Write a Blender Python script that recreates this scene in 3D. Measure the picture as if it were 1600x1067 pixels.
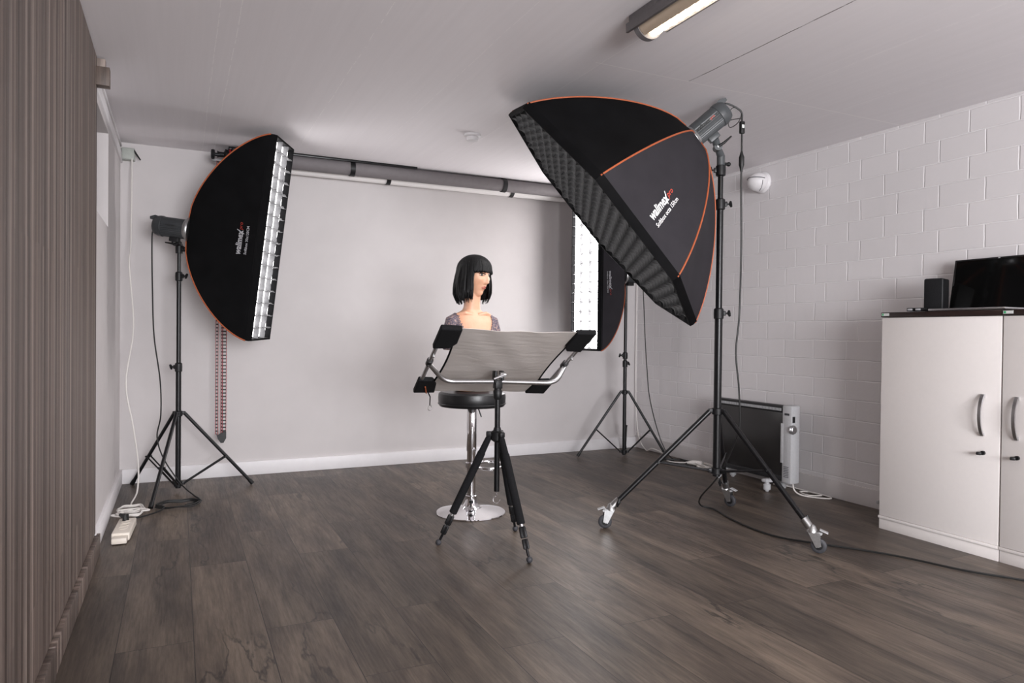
import bpy, bmesh, math, random
import numpy as np
from mathutils import Vector, Matrix
random.seed(7)
PI = math.pi
scn = bpy.context.scene
COL = scn.collection
for o in list(bpy.data.objects): bpy.data.objects.remove(o)

# ---------------------------------------------------------------- camera, world, exposure
cam = bpy.data.cameras.new('camera'); cam.lens = 24.70; cam.sensor_width = 36; cam.clip_start = .05
co = bpy.data.objects.new('camera', cam); COL.objects.link(co); scn.camera = co
yaw, pit, rol = .443, .0121, .0106
Fv = Vector((math.sin(yaw)*math.cos(pit), math.cos(yaw)*math.cos(pit), -math.sin(pit)))
Rv = Vector((math.cos(yaw), -math.sin(yaw), 0)); Uv = Rv.cross(Fv)
R2 = Rv*math.cos(rol)+Uv*math.sin(rol); U2 = -Rv*math.sin(rol)+Uv*math.cos(rol)
m = Matrix((R2, U2, -Fv)).transposed().to_4x4(); m.translation = Vector((0, 0, 1.04)); co.matrix_world = m

wd = bpy.data.worlds.new('world'); scn.world = wd; wd.use_nodes = True
bg = wd.node_tree.nodes['Background']; bg.inputs[0].default_value = (.93, .95, 1.0, 1); bg.inputs[1].default_value = 1.35
vs = scn.view_settings; vs.view_transform = 'Standard'; vs.look = 'None'; vs.gamma = 1; vs.exposure = 0; vs.use_curve_mapping = False
LEFT_STRIP, RIGHT_STRIP, OCTA, TUBE = 5.5, 17.0, 4.5, 20.0

def area(name, loc, target, sx, sy, power, col=(1, 1, 1)):
    l = bpy.data.lights.new(name, 'AREA'); l.shape = 'RECTANGLE'; l.size = sx; l.size_y = sy; l.energy = power; l.color = col
    o = bpy.data.objects.new(name, l); COL.objects.link(o); o.location = loc
    o.rotation_euler = (Vector(target)-Vector(loc)).to_track_quat('-Z', 'Y').to_euler(); return o
# area lamp added well behind the camera, for light from the unseen room end
area('rear_fill', (1.0, -2.85, 1.35), (3.4, 3, 2.35), 2.4, 1.4, 370, (.97, .97, 1))

# ---------------------------------------------------------------- materials
def mat(name, col=(.8, .8, .8), rough=.5, metal=0, emit=None, es=0, spec=.5, coat=0, sheen=0):
    m = bpy.data.materials.new(name); m.use_nodes = True
    b = m.node_tree.nodes['Principled BSDF']
    b.inputs['Base Color'].default_value = (*col, 1); b.inputs['Roughness'].default_value = rough
    b.inputs['Metallic'].default_value = metal; b.inputs['Specular IOR Level'].default_value = spec
    b.inputs['Coat Weight'].default_value = coat; b.inputs['Sheen Weight'].default_value = sheen
    if emit: b.inputs['Emission Color'].default_value = (*emit, 1); b.inputs['Emission Strength'].default_value = es
    return m
class NT:
    def __init__(s, m): s.t = m.node_tree; s.b = s.t.nodes['Principled BSDF']
    def n(s, typ, **kw):
        x = s.t.nodes.new(typ)
        for k, v in kw.items():
            if k in x.inputs: x.inputs[k].default_value = v
            else: setattr(x, k, v)
        return x
    def l(s, a, b): s.t.links.new(a, b)
    def coords(s, scale=(1, 1, 1), kind='Object', rot=(0, 0, 0), loc=(0, 0, 0)):
        c = s.n('ShaderNodeTexCoord'); mp = s.n('ShaderNodeMapping')
        mp.inputs['Scale'].default_value = scale; mp.inputs['Rotation'].default_value = rot; mp.inputs['Location'].default_value = loc
        s.l(c.outputs[kind], mp.inputs[0]); return mp.outputs[0]
    def noise(s, vec, scale, detail=4, rough=.55):
        x = s.n('ShaderNodeTexNoise', Scale=scale, Detail=detail, Roughness=rough)
        s.l(vec, x.inputs['Vector']); return x.outputs['Fac']
    def ramp(s, fac, pts):
        r = s.n('ShaderNodeValToRGB'); e = r.color_ramp.elements
        while len(e) < len(pts): e.new(.5)
        for i, (p, c) in enumerate(pts):
            e[i].position = p; e[i].color = (*c, 1) if not isinstance(c, (int, float)) else (c, c, c, 1)
        s.l(fac, r.inputs[0]); return r.outputs[0]
    def mix(s, a, b, fac, mode='MIX'):
        x = s.n('ShaderNodeMix', data_type='RGBA', blend_type=mode)
        for v, i in ((fac, 0), (a, 6), (b, 7)):
            if hasattr(v, 'is_output'): s.l(v, x.inputs[i])
            else: x.inputs[i].default_value = v if i == 0 else (*v, 1)
        return x.outputs[2]
    def math(s, op, a, b=0):
        x = s.n('ShaderNodeMath', operation=op)
        for v, i in ((a, 0), (b, 1)):
            if hasattr(v, 'is_output'): s.l(v, x.inputs[i])
            else: x.inputs[i].default_value = v
        return x.outputs[0]
    def bump(s, h, strength=.3, dist=.01):
        x = s.n('ShaderNodeBump', Strength=strength, Distance=dist); s.l(h, x.inputs['Height']); s.l(x.outputs[0], s.b.inputs['Normal'])

def noisy(name, col, var=.12, scale=30, rough=.5, bump=.1, **kw):
    m = mat(name, col, rough, **kw); t = NT(m); v = t.coords()
    f = t.noise(v, scale)
    c2 = tuple(min(1, c*(1+var)) for c in col); c1 = tuple(c*(1-var) for c in col)
    t.l(t.ramp(f, [(.3, c1), (.7, c2)]), t.b.inputs['Base Color'])
    if bump: t.bump(f, bump, .002)
    return m

M = {}
M['plaster'] = noisy('white_plaster', (.575, .545, .542), .02, 6, .85, .12)
M['white_paint'] = noisy('white_skirting_paint', (.74, .72, .73), .02, 20, .45, .03)
M['black_metal'] = noisy('black_metal', (.006, .006, .007), .2, 60, .30, .02, spec=.35)
M['black_plastic'] = noisy('black_plastic', (.008, .008, .009), .2, 80, .45, .05, spec=.35)
M['black_foam'] = noisy('black_foam', (.008, .008, .009), .3, 220, .9, .3, spec=.2)
M['black_fabric'] = noisy('black_softbox_fabric', (.0045, .0045, .005), .25, 9, .75, .35, spec=.08)
M['lit_fabric'] = noisy('lit_softbox_fabric', (.026, .024, .028), .12, 9, .7, .4, spec=.15)  # same black softbox fabric, made paler for panels that catch the light
M['grid_fabric'] = noisy('grid_fabric', (.013, .013, .014), .2, 40, .7, .15)
M['strip_grid'] = noisy('strip_grid_fabric', (.13, .13, .135), .15, 40, .7, .1)
M['orange'] = noisy('orange_piping', (.40, .095, .032), .1, 90, .55, .1)
M['chrome'] = mat('chrome', (.82, .82, .84), .07, 1)
M['steel'] = noisy('brushed_aluminium', (.56, .56, .57), .06, 120, .33, .02, metal=1)
M['caster_metal'] = noisy('caster_metal', (.42, .42, .42), .1, 80, .38, .03, metal=1)
M['rubber'] = noisy('grey_rubber', (.035, .035, .04), .1, 80, .6, .05)
M['leather'] = noisy('black_leather', (.010, .010, .011), .2, 120, .33, .12)
M['head_grey'] = noisy('flash_head_grey', (.060, .065, .069), .06, 60, .42, .04)
M['head_dark'] = noisy('flash_head_dark', (.028, .031, .034), .06, 60, .45, .04)
M['cable_black'] = mat('black_cable', (.008, .008, .008), .5)
M['cable_white'] = mat('white_cable', (.68, .65, .62), .45)
M['ivory'] = noisy('ivory_plastic', (.72, .66, .58), .04, 40, .4, .02)
M['cab_white'] = noisy('cabinet_white_laminate', (.76, .72, .70), .01, 50, .42, .02)
M['cab_edge'] = noisy('cabinet_edge_white', (.66, .63, .61), .02, 50, .45, .02)
M['dark_wood'] = noisy('dark_brown_worktop', (.020, .011, .009), .2, 20, .35, .03)
M['screen'] = mat('black_glass', (.003, .003, .003), .06, 0, spec=.5)
M['tube_roll'] = noisy('grey_paper_roll', (.165, .15, .155), .05, 30, .7, .05)
M['paper_white'] = noisy('white_paper_roll', (.78, .75, .74), .02, 30, .75, .04)
M['white_text'] = mat('white_print', (.85, .85, .85), .5)
M['dull_text'] = mat('grey_print', (.42, .42, .44), .5)
M['black_text'] = mat('black_print', (.01, .01, .01), .5)
M['red_text'] = mat('red_print', (.75, .10, .06), .5)
M['dark_red_text'] = mat('dark_red_print', (.34, .03, .02), .5)
M['red_plastic'] = noisy('red_chain_plastic', (.34, .016, .028), .15, 90, .4, .03)
M['silver_plastic'] = noisy('silver_plastic', (.40, .40, .41), .05, 90, .42, .03)
M['heater_glass'] = noisy('dark_heater_panel', (.010, .009, .009), .15, 14, .28, .03)
M['green'] = mat('green_sticker', (.02, .35, .12), .5)
M['sticker'] = mat('pale_sticker', (.6, .62, .6), .5)
M['lamp_grey'] = noisy('lamp_housing_grey', (.15, .14, .145), .08, 60, .4, .05)
M['louvre'] = mat('lamp_reflector', (.62, .50, .38), .35, .3)
M['tube_glow'] = mat('fluorescent_glow', (1, 1, 1), .5, emit=(1, .90, .74), es=TUBE)
M['glow_left'] = mat('left_diffuser_glow', (.9, .9, .9), .7, emit=(1, .97, .97), es=LEFT_STRIP)
M['glow_right'] = mat('right_diffuser_glow', (.9, .9, .9), .7, emit=(1, .97, .97), es=RIGHT_STRIP)
M['glow_octa'] = mat('octa_diffuser_glow', (.9, .9, .9), .7, emit=(1, .97, .97), es=OCTA)
M['skin'] = mat('mannequin_skin', (.80, .50, .36), .42)
t = NT(M['skin']); t.b.inputs['Subsurface Weight'].default_value = .08; t.b.inputs['Subsurface Radius'].default_value = (.02, .008, .005)
f = t.noise(t.coords(), 12); t.l(t.ramp(f, [(.3, (.60, .32, .20)), (.7, (.68, .385, .255))]), t.b.inputs['Base Color'])
M['lips'] = mat('painted_lips', (.36, .085, .065), .3)
M['eye_white'] = mat('painted_eye_white', (.50, .47, .45), .3)
M['iris'] = mat('painted_iris', (.05, .07, .06), .1)
M['makeup'] = mat('dark_eye_makeup', (.035, .018, .015), .5)
M['hair'] = mat('black_wig_hair', (.006, .006, .0065), .5, spec=.22)
t = NT(M['hair']); f = t.noise(t.coords((90, 90, 5)), 3); t.l(t.ramp(f, [(.3, (.0015, .0015, .0018)), (.75, (.008, .0075, .008))]), t.b.inputs['Base Color']); t.bump(f, .5, .003)
M['lace'] = mat('purple_grey_lace', (.09, .075, .105), .75)
t = NT(M['lace']); v = t.n('ShaderNodeTexVoronoi', Scale=150); t.l(t.coords(), v.inputs['Vector'])
t.l(t.ramp(v.outputs['Distance'], [(.15, (.045, .038, .060)), (.5, (.12, .10, .135)), (.72, (.30, .21, .19))]), t.b.inputs['Base Color']); t.bump(v.outputs['Distance'], .5, .003)

# reflector cloth: pale silver-grey textile
M['cloth'] = mat('reflector_cloth', (.50, .455, .43), .62, .15)
t = NT(M['cloth']); f = t.noise(t.coords((3, 14, 14)), 3); t.l(t.ramp(f, [(.3, (.52, .475, .445)), (.7, (.57, .525, .495))]), t.b.inputs['Base Color']); t.bump(f, .25, .01)

# floor: dark oak planks running towards the back wall
def floor_mat():
    m = mat('dark_oak_planks', rough=.4); t = NT(m)
    c = t.n('ShaderNodeTexCoord'); sp = t.n('ShaderNodeSeparateXYZ'); t.l(c.outputs['Object'], sp.inputs[0])
    cb = t.n('ShaderNodeCombineXYZ'); t.l(sp.outputs['Y'], cb.inputs['X']); t.l(t.math('ADD', sp.outputs['X'], -.05+2.3), cb.inputs['Y'])
    br = t.n('ShaderNodeTexBrick', Scale=1.0, offset=.37, offset_frequency=2)
    br.inputs['Brick Width'].default_value = 1.28; br.inputs['Row Height'].default_value = .23
    br.inputs['Mortar Size'].default_value = .0016; br.inputs['Mortar Smooth'].default_value = .4
    br.inputs['Color1'].default_value = (0, 0, 0, 1); br.inputs['Color2'].default_value = (1, 1, 1, 1); br.inputs['Mortar'].default_value = (.4, .4, .4, 1)
    t.l(cb.outputs[0], br.inputs['Vector'])
    # shift the grain from plank to plank
    off = t.n('ShaderNodeVectorMath', operation='SCALE'); off.inputs[3].default_value = 17; t.l(br.outputs['Color'], off.inputs[0])
    ad = t.n('ShaderNodeVectorMath', operation='ADD'); t.l(c.outputs['Object'], ad.inputs[0]); t.l(off.outputs[0], ad.inputs[1])
    def mp(scale):
        q = t.n('ShaderNodeMapping'); q.inputs['Scale'].default_value = scale; t.l(ad.outputs[0], q.inputs[0]); return q.outputs[0]
    big = t.noise(mp((5, .9, 1)), 1.6, 5, .6)
    fine = t.noise(mp((75, 4, 1)), 1.6, 8, .7)
    mid = t.noise(mp((16, 1.6, 1)), 1.5, 6, .68)
    base = t.ramp(big, [(.28, (.036, .027, .022)), (.47, (.080, .060, .046)), (.68, (.145, .112, .084))])
    plank = t.ramp(br.outputs['Color'], [(0, .68), (1, 1.22)])
    col = t.mix(base, plank, 1.0, 'MULTIPLY')
    col = t.mix(col, t.ramp(fine, [(.3, .62), (.55, 1.0), (.75, 1.28)]), .85, 'MULTIPLY')
    col = t.mix(col, t.ramp(mid, [(.30, .42), (.45, .98), (.75, 1.22)]), .85, 'MULTIPLY')
    # cracks and knots
    w = t.n('ShaderNodeTexVoronoi', feature='DISTANCE_TO_EDGE', Scale=1.0)
    ds = t.n('ShaderNodeMix', data_type='VECTOR'); ds.inputs[0].default_value = .35
    nz = t.n('ShaderNodeTexNoise', Scale=4.0, Detail=6.0); q = mp((3.1, .8, 1)); t.l(q, nz.inputs['Vector']); t.l(q, ds.inputs[4]); t.l(nz.outputs['Color'], ds.inputs[5])
    t.l(ds.outputs[1], w.inputs['Vector'])
    crack = t.ramp(w.outputs['Distance'], [(0, 1), (.012, 0)])
    gate = t.ramp(t.noise(mp((1.2, .8, 1)), 1.7, 2), [(.46, 0), (.56, 1)])
    col = t.mix(col, (.012, .009, .008), t.math('MULTIPLY', t.math('MULTIPLY', crack, gate), .8))
    col = t.mix(col, (.010, .008, .007), t.math('MULTIPLY', br.outputs['Fac'], .9))
    t.l(col, t.b.inputs['Base Color'])
    t.l(t.ramp(fine, [(.3, .50), (.7, .38)]), t.b.inputs['Roughness'])
    h = t.math('SUBTRACT', t.math('MULTIPLY', fine, .5), br.outputs['Fac']); t.bump(h, .28, .002)
    return m
M['floor'] = floor_mat()

def panel_mat():
    m = mat('grey_brown_striped_wood', rough=.55); t = NT(m)
    v1 = t.coords((1, 1, .035)); v2 = t.coords((1, 1, .05))
    a = t.noise(t.coords((1, 14, .10)), 1.6, 3, .6); b = t.noise(t.coords((6, 26, .22)), 2.2, 8, .78); k = t.noise(t.coords((20, 190, 3.0)), 1.5, 6, .7)
    col = t.ramp(a, [(.34, (.075, .052, .042)), (.5, (.145, .108, .090)), (.64, (.24, .195, .170))])
    col = t.mix(col, t.ramp(b, [(.36, .34), (.48, .92), (.64, 1.35)]), .95, 'MULTIPLY')
    col = t.mix(col, t.ramp(k, [(.3, .62), (.6, 1.1)]), .8, 'MULTIPLY')
    def strip(row, wid, sd):
        cc = t.n('ShaderNodeTexCoord'); ss = t.n('ShaderNodeSeparateXYZ'); t.l(cc.outputs['Object'], ss.inputs[0]); cm = t.n('ShaderNodeCombineXYZ')
        t.l(t.math('ADD', ss.outputs['Z'], sd), cm.inputs['X']); t.l(t.math('ADD', ss.outputs['Y'], 20+sd), cm.inputs['Y'])
        q = t.n('ShaderNodeTexBrick', Scale=1.0, offset=.43); q.inputs['Brick Width'].default_value = wid; q.inputs['Row Height'].default_value = row; q.inputs['Mortar Size'].default_value = 0
        q.inputs['Color1'].default_value = (0, 0, 0, 1); q.inputs['Color2'].default_value = (1, 1, 1, 1); t.l(cm.outputs[0], q.inputs['Vector']); return q.outputs['Color']
    col = t.mix(col, t.ramp(strip(.019, 1.7, 3.1), [(0, .70), (1, 1.20)]), .9, 'MULTIPLY')
    col = t.mix(col, t.ramp(strip(.0473, 4.0, 7.7), [(0, .72), (1, 1.22)]), .9, 'MULTIPLY')
    # shallow plank joints
    c = t.n('ShaderNodeTexCoord'); sp = t.n('ShaderNodeSeparateXYZ'); t.l(c.outputs['Object'], sp.inputs[0])
    fr = t.math('FRACT', t.math('DIVIDE', t.math('ADD', sp.outputs['Y'], 10), .118)); ln = t.ramp(fr, [(0, 1), (.03, 0)])
    col = t.mix(col, (.035, .026, .022), t.math('MULTIPLY', ln, .75))
    t.l(col, t.b.inputs['Base Color']); t.bump(t.math('SUBTRACT', b, ln), .35, .003)
    return m
M['panel'] = panel_mat()

def block_mat():
    m = mat('painted_white_blockwork', rough=.6); t = NT(m)
    c = t.n('ShaderNodeTexCoord'); sp = t.n('ShaderNodeSeparateXYZ'); t.l(c.outputs['Object'], sp.inputs[0])
    wob = t.n('ShaderNodeTexNoise', Scale=9.0, Detail=3.0); t.l(c.outputs['Object'], wob.inputs['Vector'])
    wv = t.math('MULTIPLY', t.math('SUBTRACT', wob.outputs['Fac'], .5), .010)
    cb = t.n('ShaderNodeCombineXYZ'); t.l(t.math('ADD', t.math('ADD', sp.outputs['Y'], .13), wv), cb.inputs['X']); t.l(t.math('ADD', t.math('ADD', sp.outputs['Z'], -.015), wv), cb.inputs['Y'])
    br = t.n('ShaderNodeTexBrick', Scale=1.0, offset=.35, offset_frequency=2)
    br.inputs['Brick Width'].default_value = .25; br.inputs['Row Height'].default_value = .125
    br.inputs['Mortar Size'].default_value = .0052; br.inputs['Mortar Smooth'].default_value = .7
    br.inputs['Color1'].default_value = (.97, .97, .97, 1); br.inputs['Color2'].default_value = (1.0, 1.0, 1.0, 1); br.inputs['Mortar'].default_value = (1, 1, 1, 1)
    t.l(cb.outputs[0], br.inputs['Vector'])
    n1 = t.noise(t.coords(), 60, 4); n2 = t.noise(t.coords(), 5, 3)
    col = t.mix((.67, .643, .65), br.outputs['Color'], 1, 'MULTIPLY')
    col = t.mix(col, (.82, .80, .81), t.math('MULTIPLY', br.outputs['Fac'], t.math('MULTIPLY', n2, 1.3)))  # joints made paler in the colour, as if catching the light
    t.l(col, t.b.inputs['Base Color'])
    h = t.math('ADD', t.math('MULTIPLY', br.outputs['Fac'], -.9), t.math('ADD', t.math('MULTIPLY', n1, .14), t.math('MULTIPLY', n2, .35)))
    t.bump(h, .55, .006)
    return m
M['blocks'] = block_mat()

def ceiling_mat():
    m = mat('painted_concrete_ceiling', rough=.8); t = NT(m)
    c = t.n('ShaderNodeTexCoord'); sp = t.n('ShaderNodeSeparateXYZ'); t.l(c.outputs['Object'], sp.inputs[0])
    x, y = sp.outputs['X'], sp.outputs['Y']
    wob = t.math('MULTIPLY', t.math('SUBTRACT', t.noise(t.coords(), 2.5, 4), .5), .02)
    def line(coord, pos, w):
        d = t.math('ABSOLUTE', t.math('SUBTRACT', t.math('ADD', coord, wob), pos)); return t.math('LESS_THAN', d, w)
    n1 = t.noise(t.coords(), 14, 4); brk = t.math('GREATER_THAN', n1, .46)
    pale = None
    for p, w in ((.14, .0013), (.215, .0015), (.73, .0015), (1.215, .001), (1.75, .0012), (2.25, .0012), (2.77, .0012), (3.28, .0012)):
        l = line(x, p, w); pale = l if pale is None else t.math('MAXIMUM', pale, l)
    pale = t.math('MULTIPLY', pale, brk)
    cross = t.math('MULTIPLY', line(y, 2.765, .0028), t.math('GREATER_THAN', x, 1.72))
    dark = t.math('MULTIPLY', line(x, 2.255, .003), t.math('LESS_THAN', y, 2.76))
    streak = t.noise(t.coords((26, .7, 1)), 1.5, 4)
    col = t.ramp(streak, [(.3, (.80, .768, .785)), (.7, (.825, .792, .81))])
    col = t.mix(col, (.92, .89, .89), t.math('MAXIMUM', pale, cross))
    col = t.mix(col, (.19, .17, .17), t.math('MULTIPLY', dark, t.math('ADD', .55, t.math('MULTIPLY', brk, .45))))
    t.l(col, t.b.inputs['Base Color'])
    sc = t.math('GREATER_THAN', t.noise(t.coords((6, 3, 1)), 3.2, 5), .70)
    h = t.math('ADD', t.math('ADD', t.math('MULTIPLY', streak, .10), t.math('MULTIPLY', n1, .10)), t.math('ADD', t.math('MULTIPLY', pale, -.5), t.math('MULTIPLY', cross, -.7)))
    h = t.math('SUBTRACT', t.math('SUBTRACT', h, dark), t.math('MULTIPLY', sc, .2)); t.bump(h, .5, .006)
    return m
M['ceiling'] = ceiling_mat()

# ---------------------------------------------------------------- geometry helpers
class MB:
    def __init__(s): s.bm = bmesh.new()
    def box(s, c, size, bev=0, rot=None, seg=2):
        r = bmesh.ops.create_cube(s.bm, size=1); vs = r['verts']
        for v in vs: v.co = Vector((v.co.x*size[0], v.co.y*size[1], v.co.z*size[2]))
        if bev:
            es = list({e for v in vs for e in v.link_edges})
            rb = bmesh.ops.bevel(s.bm, geom=es, offset=bev, segments=seg, affect='EDGES', profile=.5)
            vs = list({v for f in rb['faces'] for v in f.verts} | {v for v in vs if v.is_valid})
        R = rot if rot is not None else Matrix.Identity(3)
        for v in vs: v.co = R @ v.co + Vector(c)
        return s
    def span(s, x0, x1, y0, y1, z0, z1, bev=0):
        return s.box(((x0+x1)/2, (y0+y1)/2, (z0+z1)/2), (abs(x1-x0), abs(y1-y0), abs(z1-z0)), bev)
    def ring(s, pts): return [s.bm.verts.new(p) for p in pts]
    def skin(s, rings, close=True, cap=True):
        n = len(rings[0])
        for a, b in zip(rings, rings[1:]):
            for i in range(n if close else n-1):
                j = (i+1) % n
                try: s.bm.faces.new((a[i], a[j], b[j], b[i]))
                except ValueError: pass
        if cap and close:
            s.bm.faces.new(rings[0][::-1]); s.bm.faces.new(rings[-1])
        return s
    def tube(s, pts, r, seg=10, cap=True, closed=False, flat=1.0):
        pts = [Vector(p) for p in pts]; n = len(pts); rs = r if isinstance(r, (list, tuple)) else [r]*n
        rings = []; up = None
        for i, p in enumerate(pts):
            if closed: d = (pts[(i+1) % n]-pts[i-1])
            else: d = (pts[min(i+1, n-1)]-pts[max(i-1, 0)])
            d.normalize()
            if up is None:
                up = Vector((0, 0, 1)) if abs(d.z) < .9 else Vector((1, 0, 0))
            a = (up-d*up.dot(d)).normalized(); b = d.cross(a); up = a
            rings.append(s.ring([p+(a*math.cos(2*PI*k/seg)*flat+b*math.sin(2*PI*k/seg))*rs[i] for k in range(seg)]))
        if closed:
            rings.append(rings[0]); s.skin(rings, cap=False)
        else: s.skin(rings, cap=cap)
        return s
    def cyl(s, a, b, r, r2=None, seg=20): return s.tube([a, b], [r, r if r2 is None else r2], seg)
    def lathe(s, origin, prof, axis=(0, 0, 1), seg=40):
        ax = Vector(axis).normalized(); u = Vector((1, 0, 0)) if abs(ax.x) < .9 else Vector((0, 1, 0))
        u = (u-ax*u.dot(ax)).normalized(); w = ax.cross(u); o = Vector(origin)
        rings = [s.ring([o+ax*h+(u*math.cos(2*PI*k/seg)+w*math.sin(2*PI*k/seg))*max(r, 1e-5) for k in range(seg)]) for r, h in prof]
        return s.skin(rings)
    def sphere(s, c, r, seg=20, scale=(1, 1, 1)):
        rr = bmesh.ops.create_uvsphere(s.bm, u_segments=seg, v_segments=seg//2, radius=r)
        for v in rr['verts']: v.co = Vector((v.co.x*scale[0], v.co.y*scale[1], v.co.z*scale[2]))+Vector(c)
        return s
    def build(s, name, m, parent=None, smooth=True, ang=35):
        bm = s.bm
        bmesh.ops.recalc_face_normals(bm, faces=bm.faces)
        off = Vector((0, 0, 0)); p = parent
        while p: off += p.location; p = p.parent
        for v in bm.verts: v.co -= off
        if smooth:
            a = math.radians(ang)
            for f in bm.faces: f.smooth = True
            for e in bm.edges: e.smooth = len(e.link_faces) == 2 and e.calc_face_angle(4) < a
        me = bpy.data.meshes.new(name); bm.to_mesh(me); bm.free()
        me.materials.append(M[m] if isinstance(m, str) else m)
        o = bpy.data.objects.new(name, me); COL.objects.link(o); o.parent = parent
        return o
def tag(o, label=None, cat=None, group=None, kind=None):
    if label: o['label'] = label
    if cat: o['category'] = cat
    if group: o['group'] = group
    if kind: o['kind'] = kind
    return o
def thing(name, label, cat, loc, group=None):
    o = bpy.data.objects.new(name, None); COL.objects.link(o); o.location = loc; o.empty_display_size = .05
    return tag(o, label, cat, group)
def struct(mb, name, m, **kw): return tag(mb.build(name, m, **kw), kind='structure')
def catmull(pts, n=8):
    P = [Vector(p) for p in pts]; P = [P[0]*2-P[1]]+P+[P[-1]*2-P[-2]]; out = []
    for i in range(1, len(P)-2):
        for k in range(n):
            t = k/n; a, b, c, d = P[i-1:i+3]
            out.append(.5*((2*b)+(c-a)*t+(2*a-5*b+4*c-d)*t*t+(3*b-a-3*c+d)*t**3))
    out.append(P[-2]); return out
def text_mesh(body, size, shear=0, bold=0, xs=1.0):
    c = bpy.data.curves.new('tmp', 'FONT'); c.body = body; c.size = size; c.shear = shear; c.offset = bold; c.resolution_u = 3
    o = bpy.data.objects.new('tmp', c); COL.objects.link(o); bpy.context.view_layer.update()
    me = bpy.data.meshes.new_from_object(o.evaluated_get(bpy.context.evaluated_depsgraph_get()))
    bm = bmesh.new(); bm.from_mesh(me); bpy.data.objects.remove(o); bpy.data.curves.remove(c); bpy.data.meshes.remove(me)
    for v in bm.verts: v.co.x *= xs
    w = max((v.co.x for v in bm.verts), default=0); return bm, w
def put_text(body, size, name, m, parent, fn, x0=0, y0=0, **kw):
    "fn(x, y) -> point on the surface the print lies on"
    bm, w = text_mesh(body, size, **kw)
    mb = MB(); mb.bm.free(); mb.bm = bm
    for v in bm.verts: v.co = fn(v.co.x+x0, v.co.y+y0)
    mb.build(name, m, parent, smooth=False); return w

# ---------------------------------------------------------------- room shell
XL, XR, YB, H = -.355, 3.826, 5.367, 2.283
YR = -3.1
struct(MB().span(XL-.6, XR+.3, YR, YB+.3, -.12, 0), 'floor', 'floor')
struct(MB().span(XL-.6, XR+.3, YR, YB+.3, H, H+.15), 'ceiling', 'ceiling')
struct(MB().span(XL-.6, XR+.3, YB, YB+.2, 0, H), 'wall_back', 'plaster')
struct(MB().span(XR, XR+.2, YR, YB, 0, H), 'wall_right', 'blocks')
struct(MB().span(XL-.6, -.2, YR-.15, YR, 0, H).span(2.4, XR+.2, YR-.15, YR, 0, H).span(-.2, 2.4, YR-.15, YR, 0, .65).span(-.2, 2.4, YR-.15, YR, 2.1, H), 'wall_rear', 'plaster')
# left wall with a high recessed niche
nz0, nz1, ny0, ny1 = 1.60, 2.115, 2.9, 4.47
w = MB(); w.span(XL-.5, XL, YR, YB, 0, nz0).span(XL-.5, XL, YR, YB, nz1, H).span(XL-.5, XL, YR, ny0, nz0, nz1).span(XL-.5, XL, ny1, YB, nz0, nz1).span(XL-.5, XL-.34, ny0, ny1, nz0, nz1)
struct(w, 'wall_left', 'plaster')
struct(MB().span(XL-.002, XR, YB-.018, YB+.01, 0, .098, .003), 'baseboard_back', 'white_paint')
struct(MB().span(XL-.01, XL+.018, 3.70, YB-.018, 0, .098, .003), 'baseboard_left', 'white_paint')
struct(MB().span(XR-.014, XR+.01, YR, YB-.018, 0, .112, .004), 'baseboard_right', 'plaster')
struct(MB().span(XL-.01, XL+.012, 3.74, YB-.005, nz1+.03, nz1+.09, .003).span(XL-.01, XL+.007, 3.74, YB-.005, H-.03, H-.012, .003), 'trim_1', 'white_paint')

# wood cladding on the near part of the left wall
g = thing('wall_cladding', 'grey-brown vertically striped wood cladding covering the near left wall', 'wood panelling', (XL, 1, 0))
MB().span(XL-.005, XL+.012, YR+.02, 3.735, .004, H-.004).build('panel', 'panel', g)
sk = MB()
for i, (a, b) in enumerate(((-1.0, 1.18), (1.182, 2.44), (2.442, 2.93), (2.932, 3.735))):
    sk.span(XL+.012, XL+.032-(.0 if i % 2 else .002), a, b, .002, .098-(i % 2)*.003, .002)
sk.build('skirting', 'panel', g)
g = thing('wood_block', 'small grey-brown wooden block at the top edge of the wood cladding', 'wooden block', (-.32, 3.74, 2.2))
MB().box((-.318, 3.715, 2.185), (.058, .055, .085), .003).build('block', 'panel', g)
MB().box((-.326, 3.745, 2.252), (.034, .040, .045), .002).build('upper_block', 'panel', g)

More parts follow.
